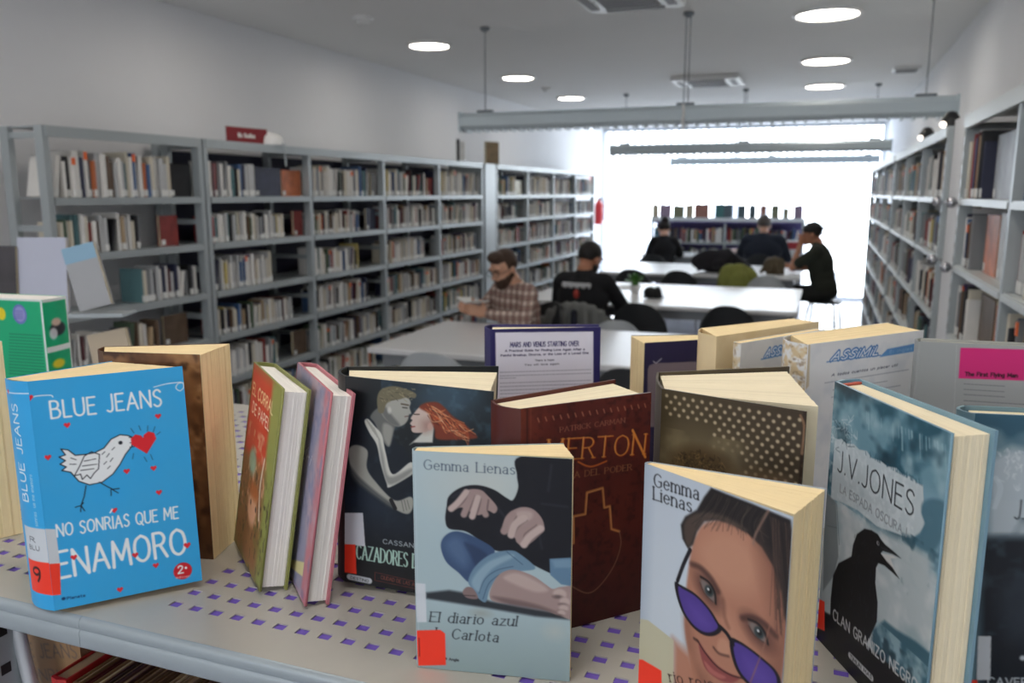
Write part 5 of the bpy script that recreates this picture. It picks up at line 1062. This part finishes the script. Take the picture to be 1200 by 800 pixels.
# --- dark red hardcover
def art_mer(q):
    q.fr = (660, 430, 2.1625); W, Hh = q.W, q.H
    q.noise(26, (104, 40, 28), .35, .85, .8); q.noise(5, (52, 14, 10), .5, .8, .6, 7); q.grad((0, Hh*.55), (0, Hh), (58, 14, 10), 0, .8); q.grad((W*.25, 0), (0, 0), (120, 54, 38), 0, .7)
    for i in range(17): x = W*.12+i*W*.055; q.line([(x, Hh*.045), (x+1.5, Hh*.062)], 1.1, (182, 116, 92), .8, mm=True)
    q.line([(W*.045, 0), (W*.045, Hh)], 1.6, (60, 24, 20), .8, soft=1, mm=True); q.line([(W*.07, 0), (W*.07, Hh)], .8, (146, 80, 66), .5, soft=1, mm=True)
    q.text('PATRICK CARMAN', (-8, 165), (156, 140), 4.6, (150, 92, 74), .8, 'serif')
    q.text('MERTON', (-42, 240), (207, 222), 20, (104, 26, 12), 3.4, 'serif'); q.text('MERTON', (-44, 238), (205, 220), 20, (204, 112, 44), 2.2, 'serif'); q.text('MERTON', (-44.5, 237), (204, 219), 20, (236, 168, 86), .7, 'serif'); q.line([(38, 240), (70, 252), (110, 238)], 1.6, (196, 98, 40), 1, True); q.line([(176, 160), (208, 228)], 2.6, (220, 132, 56))
    q.text('LA CASA DEL PODER', (-60, 293), (173, 260), 5.8, (160, 104, 70), .9, 'serif')
    go = (190, 118, 62); pts = [(-4, 448), (26, 446), (26, 378), (56, 372), (60, 318), (100, 306), (104, 356), (118, 352), (122, 410), (142, 416)]; q.line(pts, 2.6, go, .9, soft=.8); q.line([(p[0]+1, p[1]+1) for p in pts], .7, (226, 160, 96), .8)
    q.line([(142, 416), (146, 450), (130, 500), (98, 548), (66, 572), (30, 560), (-2, 536)], 1.3, (150, 108, 84), .7, True)
fg_book('hardcover_book', 'dark red hardcover with orange ornamental lettering on its front', (-.245, .674), (-.148, .778), (-.283, .696), (-.196, .822), .226, art_mer, None, None, (84, 30, 22), PGC, True, cell=.65, nleaf=30)
# --- navy book behind
def art_navy(q):
    q.fr = (720, 340, 2.5); q.noise(30, (48, 46, 84), .5, .8, .5); q.line([(114, 208), (122, 214), (138, 200)], 1.1, (206, 206, 220)); q.poly([(98, 232), (102, 220), (118, 214), (300, 206), (300, 400), (95, 400)], (126, 116, 128), 1, .4)
fg_book('paperback_book', 'navy paperback with cream page edges standing behind the dark red book', (-.125, 1.242), (-.232, 1.158), (-.150, 1.268), (-.264, 1.214), .205, art_navy, None, None, (40, 38, 76), PGW, False, cell=1., nleaf=26, inset=-.001, flat0=True)
# --- polka-dot book
def art_polka(q):
    q.fr = (660, 430, 2.1625); W, Hh = q.W, q.H
    q.grad((W*.35, Hh*.2), (W, 0), (66, 54, 42), 0, .8); q.noise(20, (136, 122, 92), .4, .8, .6, 5, (0, Hh*.18, W*.7, Hh)); q.ell((W*.3, Hh*.25), 40, 18, (150, 136, 104), .5, 14, mm=True)
    for r in range(13):
        for c in range(16):
            x = W*(.04+c*.066+(r % 2)*.033); y = Hh*(.028+r*.028)+c*.15; k = .9 if (x/W > .5-.02*r or r < 4) and not (r > 7 and x/W < .62) else 0
            if r > 5 and x/W < .60: k *= .3
            if k: q.ell((x, y), 1.75, 1.75, (204, 186, 154), k, .8, mm=True)
    q.ell((350, 262), 34, 24, (84, 66, 40), 1, 7); 
    rr = random.Random(4); cc = q.P((350, 255))
    for i in range(150):
        a = rr.uniform(3.0, 6.4); r = rr.uniform(.2, 1.02); x, y = cc[0]+32*r*math.cos(a), cc[1]+21*r*math.sin(a)+4; q.line([(x, y), (x+rr.uniform(-3, 3), y+rr.uniform(-2.5, 2.5)), (x+rr.uniform(-4, 4), y+rr.uniform(1, 4))], .8, rr.choice([(54, 40, 24), (128, 104, 66), (40, 30, 20)]), .7, True, mm=True)
    q.ell((500, 300), 26, 14, (106, 84, 56), .8, 8); q.poly([(250, 300), (560, 300), (560, 700), (240, 700)], (150, 122, 98), .8, 14); q.line([(W-1.4, 0), (W-1.4, Hh)], 2.6, (48, 34, 24), .9, soft=.8, mm=True); q.line([(W-5, 4), (W-1, 14), (W-1.5, 40)], 2.2, (150, 116, 90), .8, True, mm=True)
fg_book('hardcover_book', 'worn brown hardcover with pale polka dots, pages fanned wide open', (-.146, .822), (-.006, .778), (-.166, .900), (-.030, .985), .220, art_polka, None, None, (76, 66, 48), PGC, True, cell=.65, P0=(.004, .818), P1=(-.031, .972), nleaf=26, bulge=.04)
# --- three worn books at the back
def art_cream(q): q.noise(16, (226, 198, 146), .4, .8, .6)
fg_book('paperback_book', 'worn cream book with yellowed pages, left of the two language course books', (-.122, 1.066), (-.000, 1.246), (-.150, 1.128), (-.034, 1.268), .236, art_cream, None, None, (238, 216, 172), PGW, False, cell=1.4, nleaf=24)
BL = (62, 122, 186)
def assimil(q, a, b2, h):
    q.text('ASSiMiL', a, b2, h, BL, h*.50, shear=.34); q.text('ASSiMiL', a, b2, h*.97, (238, 242, 246), h*.16, shear=.34)
def sp_tan(q): q.noise(7, (214, 192, 150), .4, .6, .9); q.noise(5, (150, 128, 100), .6, .75, .7, 8)
def art_as1(q):
    q.fr = (720, 340, 2.5); q.noise(18, (214, 214, 214), .45, .8, .6); assimil(q, (440, 196), (526, 180), 10.5); q.line([(430, 202), (560, 176)], 1.5, BL)
fg_book('paperback_book', 'smaller white language course book with blue lettering, partly hidden', (-.0905, 1.062), (.008, 1.214), (-.1005, 1.070), (-.002, 1.222), .230, art_as1, None, sp_tan, (230, 229, 226), PGW, False, cell=.9, nleaf=12)
def art_as2(q):
    q.fr = (720, 340, 2.5); W, Hh = q.W, q.H; q.noise(20, (206, 212, 220), .45, .85, .6)
    assimil(q, (634, 206), (770, 188), 10.5); q.poly([(776, 196), (800, 172), (900, 152), (898, 176)], (92, 150, 206), 1, .4); q.text('El ingles', (806, 186), (872, 174), 4, (150, 190, 226), .6)
    q.line([(622, 210), (780, 190)], 1.3, BL)
    q.text('A todos cuantos un placer util', (636, 252), (828, 222), 3, (52, 60, 80), .7, shear=.2); 
    for i, (a, b2) in enumerate((((616, 272), (862, 232)), ((640, 292), (800, 266)), ((636, 312), (838, 280)), ((640, 332), (780, 310)))):
        A, B = q.P(a), q.P(b2); q.fine(A[0], B[0], (A[1]+B[1])/2, .8, (110, 118, 134), i+9)
    q.poly([(560, 120), (574, 150), (570, 280), (552, 300)], (206, 190, 160), .9, 2)
fg_book('paperback_book', 'large white language course book with blue lettering and torn spine', (-.011, 1.023), (.129, 1.189), (-.034, 1.088), (.090, 1.245), .240, art_as2, None, sp_tan, (232, 233, 234), PGW, False, cell=.75, nleaf=26, bulge=.25)
def art_grey(q):
    q.fr = (720, 340, 2.5); W, Hh = q.W, q.H; q.grad((0, 0), (W, 0), (176, 178, 178), 0, .6)
    q.poly([(1014, 168), (1290, 176), (1290, 268), (1008, 258)], (214, 44, 122), 1, .3); q.text('The First Flying Man', (1028, 250), (1180, 255), 4.4, (50, 16, 30), 1.2)
    q.line([(1003, 160), (990, 480)], .5, (190, 192, 192), .8)
    for i, y in enumerate((274, 290, 305, 323, 337, 352, 368)): A = q.P((1024, y)); q.fine(A[0], A[0]+(44 if i < 3 else 70), A[1], .9, (92, 94, 98), i+3)
fg_book('hardcover_book', 'grey hardcover with magenta block and English text at the right edge', (.116, 1.112), (.268, 1.122), (.120, 1.140), (.268, 1.150), .237, art_grey, None, None, (158, 162, 162), PGC, True, cell=.75, nleaf=16)
# --- girl with sunglasses
def art_sun(q):
    q.fr = (740, 540, 3.078); W, Hh = q.W, q.H
    q.grad((0, 0), (W*.5, Hh*.5), (206, 216, 224), 0, .6); q.grad((W*.1, 0), (0, 0), (150, 166, 186), 0, .5)
    hair = (32, 28, 28); sk = (172, 120, 98); sl = (196, 146, 120); sd = (116, 74, 60); sx = (72, 46, 42)
    # face
    q.poly([(216, 320), (232, 270), (262, 226), (330, 212), (400, 236), (470, 290), (530, 380), (560, 480), (560, 640), (540, 800), (520, 960), (330, 960), (240, 860), (206, 700), (190, 590), (196, 480), (204, 400)], sk, 1, 3.5, True)
    q.poly([(240, 300), (300, 240), (370, 250), (440, 310), (470, 400), (440, 470), (370, 480), (300, 440), (250, 380)], sl, .7, 10, True); q.poly([(330, 520), (360, 560), (400, 640), (420, 720), (370, 700), (340, 620)], sl, .5, 7, True)
    q.poly([(470, 330), (540, 400), (575, 600), (560, 800), (520, 900), (470, 820), (500, 700), (520, 560), (490, 440)], sd, .65, 12, True); q.poly([(196, 560), (214, 640), (230, 720), (280, 800), (260, 850), (214, 720)], sd, .55, 7, True)
    # hair with parting
    q.poly([(288, 96), (340, 118), (440, 156), (575, 212), (590, 420), (575, 640), (552, 560), (540, 470), (512, 380), (470, 310), (420, 262), (360, 226), (310, 212), (262, 216), (236, 254), (222, 300), (204, 316), (184, 280), (178, 230), (194, 200), (236, 176), (262, 130)], hair, 1, 2.5)
    q.poly([(190, 226), (230, 190), (290, 186), (350, 204), (420, 250), (380, 240), (310, 212), (262, 220), (232, 256), (214, 304), (196, 296)], (84, 70, 62), .85, 4, True)
    rr = random.Random(6)
    for i in range(46):
        t0 = rr.random(); x = 300+190*t0; y = 116+70*t0; q.line([(x, y), (x-30+rr.uniform(-10, 10), y+50), (x-90*(1-t0)+rr.uniform(-14, 14), y+90+rr.uniform(0, 30))], .45, rr.choice([(70, 60, 56), (20, 18, 20), (98, 84, 76), (52, 44, 42)]), .6, True)
    for i in range(46):
        x = rr.uniform(490, 575); y = 196+(x-490)*.4; q.line([(x, y), (x+rr.uniform(0, 20), y+120), (x+rr.uniform(0, 40), y+300+rr.uniform(0, 160))], .5, rr.choice([(60, 48, 44), (24, 20, 22), (92, 70, 60)]), .6, True)
    q.line([(494, 180), (470, 222), (446, 268), (440, 300)], 1.8, (150, 120, 106), .8, True, 1.4); q.poly([(470, 222), (452, 300), (520, 380), (480, 300)], (96, 74, 66), .5, 5)
    # brows, eyes, nose
    for b2 in (((218, 372), (250, 386), (286, 424), (312, 470)), ((400, 566), (440, 566), (480, 588), (520, 630))): q.line(b2, 4.6, (70, 46, 42), .75, True, 3)
    for (cx, cy, r, sw) in ((276, 466, .72, 1.), (456, 616, .5, .95)):
        q.ell((cx, cy), 15*sw, 9, sx, .75, 5, r); q.ell((cx, cy), 9.6*sw, 4.2, (122, 110, 106), 1, 1, r); q.ell((cx+4, cy+2), 4.3, 4.5, (50, 62, 64), 1, .8); q.ell((cx+6, cy+2), 2.1, 2.3, (10, 12, 14)); q.ell((cx+1, cy-4), 1., 1., (230, 236, 236))
        A = q.P((cx, cy)); B = lambda x, y: A+np.array((x*math.cos(r)-y*math.sin(r), x*math.sin(r)+y*math.cos(r)))*sw
        q.line([B(-11, -1), B(-4, -5.4), B(4, -5), B(11, .5)], 2., (30, 20, 20), 1, True, .6, mm=True); q.line([B(-8, 3), B(0, 5), B(9, 2)], .9, (70, 44, 40), .8, True, .6, mm=True)
    q.line([(330, 500), (336, 560), (350, 600)], 3, sd, .5, True, 3); q.poly([(318, 640), (346, 650), (356, 690), (340, 700), (310, 680)], sl, .7, 4, True); q.line([(296, 672), (316, 694), (350, 704)], 2., sx, .7, True, 1.5)
    # mouth
    q.poly([(242, 652), (270, 690), (310, 736), (350, 764), (390, 782), (360, 800), (310, 786), (262, 740)], (138, 72, 70), 1, 2, True); q.line([(236, 644), (268, 694), (310, 742), (360, 772), (404, 784)], 1.4, (70, 34, 36), 1, True, .6); q.line([(226, 640), (240, 650)], 2.4, sx, .8, soft=1.4); q.poly([(262, 720), (300, 756), (340, 778), (320, 784), (280, 760)], (178, 104, 98), .8, 2, True)
    # sunglasses
    fr = (22, 18, 26); q.line([(212, 320), (188, 372), (166, 432)], 3.4, fr, 1, True, .4)
    g1 = [(156, 436), (176, 446), (230, 478), (280, 530), (312, 580), (326, 610), (300, 630), (262, 628), (220, 598), (184, 546), (162, 484)]; g2 = [(356, 640), (384, 646), (430, 676), (480, 716), (522, 756), (540, 800), (530, 850), (470, 840), (420, 806), (380, 756), (358, 690)]
    for g in (g1, g2): q.poly(g, fr, 1, .4, True); c = np.mean(np.array(g), 0); q.poly([tuple(c+(np.array(p)-c)*.84) for p in g], (78, 58, 138), 1, .4, True); q.poly([tuple(c+(np.array(p)-c)*.5+np.array((10, 20))) for p in g], (98, 76, 160), .6, 5, True)
    q.line([(318, 596), (344, 622), (366, 660)], 3.4, fr, 1, True, .4)
    q.line([(500, 590), (470, 690), (420, 820)], 1.1, (150, 106, 88), .7, True, .8)
    q.text('Gemma', (82, 90), (242, 140), 10.5, (30, 32, 40), 1.7, 'serif'); q.text('Lienas', (80, 138), (216, 184), 10.5, (30, 32, 40), 1.7, 'serif')
    q.poly([(150, 640), (214, 700), (240, 800), (240, 960), (146, 960)], (176, 120, 96), .95, 5)
    q.poly([(-20, 560), (60, 574), (152, 646), (150, 960), (-20, 960)], (192, 188, 160), .95, .5); q.poly([(-20, 712), (40, 716), (108, 756), (112, 960), (-20, 960)], RED); q.text('rio rojo', (140, 796), (300, 826), 9, (50, 26, 26), 1.4, 'serif'); q.line([(6, 740), (14, 780)], 1., (110, 30, 30))
fg_book('paperback_book', 'white paperback with a girl peering over purple sunglasses, front right', (-.1255, .640), (-.0085, .5635), (-.122, .646), (.0125, .630), .2005, art_sun, None, None, (186, 196, 208), PGW, False, cell=.55, P0=(-.0075, .570), P1=(.0120, .6285), nleaf=28)
# --- fantasy hardcovers
def art_jv(q):
    q.fr = (960, 440, 2.2208); W, Hh = q.W, q.H; rr = random.Random(9); te = (46, 88, 106); dk = (26, 54, 68); pa = (184, 196, 202)
    q.poly([(-20, -20), (600, 0), (600, 300), (300, 300), (140, 230), (20, 180)], (108, 148, 164), 1, 6); q.noise(26, te, .38, .62, .95, 5, (0, 0, W, Hh*.46)); q.noise(22, dk, .52, .78, .8, 8, (0, 0, W, Hh*.42)); q.noise(20, (160, 188, 198), .56, .80, .7, 11, (0, 0, W, Hh*.30))
    for i in range(26): x = 100+rr.uniform(0, 230); y = 60+(x-40)*.42; q.line([(x, y), (x+1, y+rr.uniform(14, 64))], rr.uniform(.6, 1.8), (164, 192, 202), .55, soft=.9)
    # pale torn band behind the title
    top = [(40, 168), (58, 164), (70, 176), (90, 178), (104, 192), (124, 196), (136, 214), (160, 222), (178, 236), (200, 240), (216, 256), (240, 264), (256, 280), (270, 284)]
    bot = [(272, 330), (266, 356), (276, 384), (262, 410), (240, 424), (226, 420), (200, 410), (150, 392), (100, 350), (60, 330), (30, 320)]
    q.poly(top+bot, pa, 1, .8); q.noise(5, (206, 214, 218), .5, .7, .5, 6, (0, Hh*.2, W*.8, Hh*.45)); q.poly([(0, 310), (60, 340), (150, 396), (230, 430), (290, 470), (310, 760), (250, 820), (100, 760), (0, 640)], (178, 188, 192), .95, 5); q.noise(16, (206, 210, 212), .5, .8, .7, 12, (0, Hh*.42, W, Hh*.8)); q.noise(24, (134, 156, 166), .6, .85, .6, 15, (0, Hh*.3, W, Hh*.75))
    for i in range(40): t0 = rr.random(); x = 120+150*t0; y = 206+82*t0; q.line([(x, y), (x+rr.uniform(-2, 2), y-rr.uniform(4, 16))], .7, te, .8)
    q.poly([(270, 330), (300, 320), (330, 340), (320, 420), (290, 460), (250, 440), (244, 424), (264, 408), (274, 384), (266, 356)], (74, 112, 130), .85, 4, True); q.noise(12, (40, 76, 92), .55, .75, .7, 21, (W*.72, Hh*.36, W, Hh*.56))
    # filigree at the upper left
    for k in range(5): q.line([(22+k*3, 190+k*2), (34+k*3, 168), (30+k*3, 146-k*3), (20+k*2, 136)], .6, (196, 208, 212), .85, True)
    for p, r in (((30, 160), 4.2), ((34, 166), 2.6)): A = q.P(p); q.line([A+np.array((r*math.cos(a), r*math.sin(a))) for a in np.linspace(0, 6.28, 18)], .6, (206, 216, 220), .9, mm=True)
    for i in range(34): x, y = rr.uniform(40, 92), rr.uniform(110, 186); q.line([(x, y), (x+rr.uniform(-9, 9), y+rr.uniform(-12, 12)), (x+rr.uniform(-14, 14), y+rr.uniform(-14, 14))], .5, rr.choice([(206, 216, 220), (206, 216, 220), dk]), .85, True)
    q.text('J.V.JONES', (48, 246), (244, 366), 19, (40, 44, 52), 1.5); q.text('LA ESPADA OSCURA I', (54, 302), (226, 420), 7.2, (138, 144, 152), 1.)
    q.poly([(14, 300), (44, 330), (50, 470), (38, 520), (10, 560)], (112, 120, 124), .8, 2); q.line([(46, 334), (52, 440)], .7, (84, 90, 94)); q.line([(20, 390), (46, 396)], .5, (84, 90, 94))
    # mountains, dark foot, crow
    q.poly([(140, 660), (170, 636), (200, 660), (250, 690), (310, 740), (330, 960), (120, 960)], te, .9, 4); q.noise(14, (156, 182, 192), .52, .72, .8, 17, (W*.45, Hh*.72, W, Hh)); q.noise(11, dk, .55, .75, .8, 23, (W*.45, Hh*.74, W, Hh)); q.poly([(-10, 600), (60, 640), (120, 700), (170, 740), (260, 830), (300, 1000), (-20, 1000)], (16, 18, 22), 1, 3)
    bk = (20, 22, 26); body = [(118, 398), (136, 402), (152, 412), (162, 428), (172, 440), (192, 456), (214, 476), (190, 464), (166, 456), (160, 462), (172, 476), (190, 498), (210, 530), (188, 510), (170, 494), (154, 488), (148, 500), (146, 540), (152, 590), (150, 640), (132, 680), (110, 720), (60, 690), (28, 640), (30, 580), (36, 520), (50, 488), (84, 470), (88, 440), (98, 412)]
    q.poly(body, bk, 1, .6); q.poly([(160, 462), (186, 466), (204, 474), (186, 476), (196, 504), (176, 484)], (206, 204, 202), .9, .6); q.ell((153, 436), 1.9, 1.7, (186, 190, 194)); q.ell((153.5, 436), 1., 1., (14, 14, 16)); q.line([(160, 446), (180, 456), (206, 470)], .8, (60, 64, 70), .9, True)
    for i in range(70): x, y = rr.uniform(36, 142), rr.uniform(490, 680); q.line([(x, y), (x+rr.uniform(-3, 4), y+rr.uniform(6, 18))], .6, rr.choice([(44, 48, 56), (58, 64, 72), (10, 10, 12)]), .7)
    for i in range(26): x, y = rr.uniform(92, 146), rr.uniform(408, 486); q.line([(x, y), (x-rr.uniform(1, 5), y+rr.uniform(3, 9))], .5, (52, 56, 62), .7)
    q.text('CLAN GRANIZO NEGRO', (36, 632), (254, 822), 9.2, (206, 208, 210), 1.3)
    q.line([(80, 728), (136, 786)], 5.5, (196, 198, 202), soft=.4); q.text('TIMUN MAS', (80, 734), (136, 790), 3.2, (40, 42, 46), .8)
    q.poly([(-20, 570), (14, 588), (14, 664), (-20, 650)], RED)
HB = mat('headband_striped', (190, 90, 70), .7, var=.5, scale=900)
fg_book('hardcover_book', 'thick teal hardcover with a cawing black crow on its cover', (.0165, .780), (.0918, .634), (.0385, .800), (.1245, .654), .250, art_jv, None, None, (122, 158, 176), PGC, True, cell=.6, nleaf=36, headband=HB, bulge=.12)
def art_jv2(q):
    q.fr = (920, 420, 2.104); W, Hh = q.W, q.H
    q.noise(30, (52, 92, 112), .36, .6, .95, 8, (0, 0, W, Hh*.3)); q.poly([(500, 250), (560, 220), (700, 240), (700, 440), (500, 440)], (190, 200, 206), .95, 5)
    rr = random.Random(3)
    for i in range(26): x, y = rr.uniform(528, 590), rr.uniform(225, 320); q.line([(x, y), (x+rr.uniform(-9, 9), y+rr.uniform(-12, 12)), (x+rr.uniform(-12, 12), y+rr.uniform(-14, 14))], .5, (224, 230, 232), .9, True)
    for k in range(3): q.line([(512+k*5, 290), (526+k*5, 320), (512+k*4, 370)], .8, (210, 220, 226), .8, True)
    q.text('J.V.JONES', (566, 394), (760, 405), 16, (60, 64, 72), 1.3)
    q.poly([(480, 440), (720, 440), (720, 1100), (480, 1100)], (26, 32, 40), 1, 5); q.noise(16, (70, 86, 98), .5, .75, .7, 4, (0, Hh*.36, W, Hh*.8)); q.poly([(530, 560), (570, 536), (620, 560), (620, 660), (560, 700), (530, 640)], (44, 52, 62), .9, 8, True)
    q.poly([(476, 684), (508, 684), (506, 792), (472, 792)], (206, 210, 214)); q.poly([(460, 792), (474, 792), (474, 830), (460, 830)], RED); q.text('CAVERNA DE HIELO', (500, 806), (800, 812), 7.5, (196, 204, 210), 1.1); q.ell((586, 738), 2.4, 2.4, (200, 208, 214), .9, .8)
fg_book('hardcover_book', 'dark teal hardcover cut off by the right picture edge', (.121, .742), (.270, .768), (.119, .770), (.268, .796), .240, art_jv2, None, None, (110, 140, 152), PGC, True, cell=.75, nleaf=22, bulge=.3)
# --- left edge: white book and the green one
def art_wht(q): q.noise(30, (206, 212, 220), .4, .8, .6); q.text('edebe', (q.W*.2, q.H*.9), (q.W*.55, q.H*.9), 3, (90, 100, 120), .6, mm=True)
fg_book('paperback_book', 'white paperback cut off by the left picture edge beside blue book', (-1.047, .652), (-.928, .662), (-1.052, .690), (-.912, .694), .243, art_wht, None, None, (222, 226, 230), PGW, False, cell=1.2, nleaf=24, inset=-.001)
def art_grn(q):
    q.fr = (0, 230, 3.636); W, Hh = q.W, q.H
    q.grad((0, Hh*.3), (0, Hh), (14, 150, 104), 0, .6); q.line([(0, 1.6), (W, 1.6)], 3.2, (226, 230, 230), mm=True); q.line([(W-2.4, 0), (W-2.4, Hh)], 5, (226, 230, 230), mm=True)
    q.ell((84, 502), 15, 17, (110, 120, 190), 1, .8); q.ell((84, 502), 11, 13, (150, 150, 205), 1, .8); q.ell((6, 500), 9, 11, (226, 206, 40), 1, 1)
    for i in range(5): A = q.P((78, 488+i*8)); q.fine(A[0]-8, A[0]+10, A[1], 1.1, (70, 84, 160), i)
    for i in range(14): A = q.P((40, 585+i*13)); q.fine(A[0], W-9, A[1], 1.6, (10, 104, 78), i+20, .8)
def sp_grn(q):
    W, Hh = q.W, q.H; q.noise(20, (10, 146, 96), .4, .8, .6); q.poly([(0, 0), (W, 0), (W, 5), (0, 5)], (226, 230, 230), mm=True); q.line([(1.5, 0), (1.5, Hh)], 3, (226, 230, 230), mm=True)
    q.ell((W*.5, Hh*.22), W*.32, 12, (36, 36, 44), 1, 2, mm=True); q.ell((W*.55, Hh*.17), W*.2, 7, (206, 180, 164), 1, 2, mm=True); q.ell((W*.7, Hh*.25), W*.16, 10, (214, 214, 220), .9, 2, mm=True); q.poly([(0, Hh*.34), (W, Hh*.34), (W, Hh*.38), (0, Hh*.38)], (226, 230, 230), mm=True); q.ell((W*.6, Hh*.47), W*.25, 8, (222, 206, 50), 1, 2, mm=True)
fg_book('hardcover_book', 'green book with purple round badge at the left edge', (-1.222, 1.010), (-1.375, .998), (-1.232, 1.066), (-1.380, 1.052), .240, art_grn, None, sp_grn, (22, 172, 120), PGL, False, cell=.9, nleaf=16, flat0=True, bulge=.03, th=.001)
# --- on the lower shelf
x = -.555; rr = random.Random(12)
def low_book(name, label, x, t, h, d, y, col, pg, group=None, lean=0.):
    e = empty(name, (x, y, LZ+.0005), 0, label, 'book', group); e.rotation_euler = (0, lean, 0); c = min(.002, t*.2)
    cm = mat('cover_%d_%d_%d' % col, col, .45, var=.15, scale=30)
    MB().prism([(0, .003), (t/2, 0), (t, .003), (t, .006), (0, .006)], 0, h).build('spine', cm, e)
    MB().box(0, c, .0061, d, 0, h).build('front_cover', cm, e); MB().box(t-c, t, .0061, d, 0, h).build('back_cover', cm, e)
    MB().box(c+.0001, t-c-.0001, .0061, d-.004, .002, h-.003).build('page_block', pg, e); return e
TANP = mat('pages_tan', (188, 158, 116), .85, var=.1, scale=80)
e = low_book('paperback_book', 'tan thick book with grey lettering on the lower shelf, left end', -.905, .125, .235, .14, .645, (168, 134, 98), TANP)
def sp_low(q): q.noise(30, (150, 118, 84), .4, .8, .6); q.text('BLUE JEANS', (8, 40), (118, 22), 17, (112, 100, 96), 1.6, mm=True); q.text('SONRIAS', (30, 66), (116, 52), 14, (112, 100, 96), 1.4, mm=True)
qv = Cv(121, 230, (176, 142, 104), 1.2); sp_low(qv); sheet('spine_print', lambda U, V2: np.stack([.002+.121*U, -.0006+.0035*np.abs(2*U-1), .233-.230*V2], -1), qv, e.children[0])
e2 = low_book('hardcover_book', 'red book with tan page edges on the lower shelf below the blue book', -.776, .022, .215, .15, .602, (176, 34, 32), TANP)
cols = [(120, 92, 60), (70, 52, 44), (150, 118, 76), (94, 62, 50), (176, 150, 110), (60, 56, 64), (132, 100, 66), (104, 44, 40)]
x = -.752
for i in range(36):
    t_ = rr.uniform(.006, .012); low_book('magazine', 'thin magazine on the lower shelf, %s right of the red book' % ordn(i+1), x, t_,   .208+rr.uniform(-.004, .004), .15, .604+rr.uniform(0, .006), rr.choice(cols), rr.choice([TANP, PGW[1], TANP]), 'thin magazines in a row on the lower shelf'); x += t_+.0012
for i in range(9):
    t_ = rr.uniform(.02, .04); low_book('paperback_book', 'paperback on the lower shelf, %s right of the thin magazines' % ordn(i+1), x, t_, .205+rr.uniform(-.015, .01), .15, .61, rr.choice(cols+[(90, 100, 120), (190, 186, 176)]), TANP, 'paperbacks on the lower shelf'); x += t_+.0015
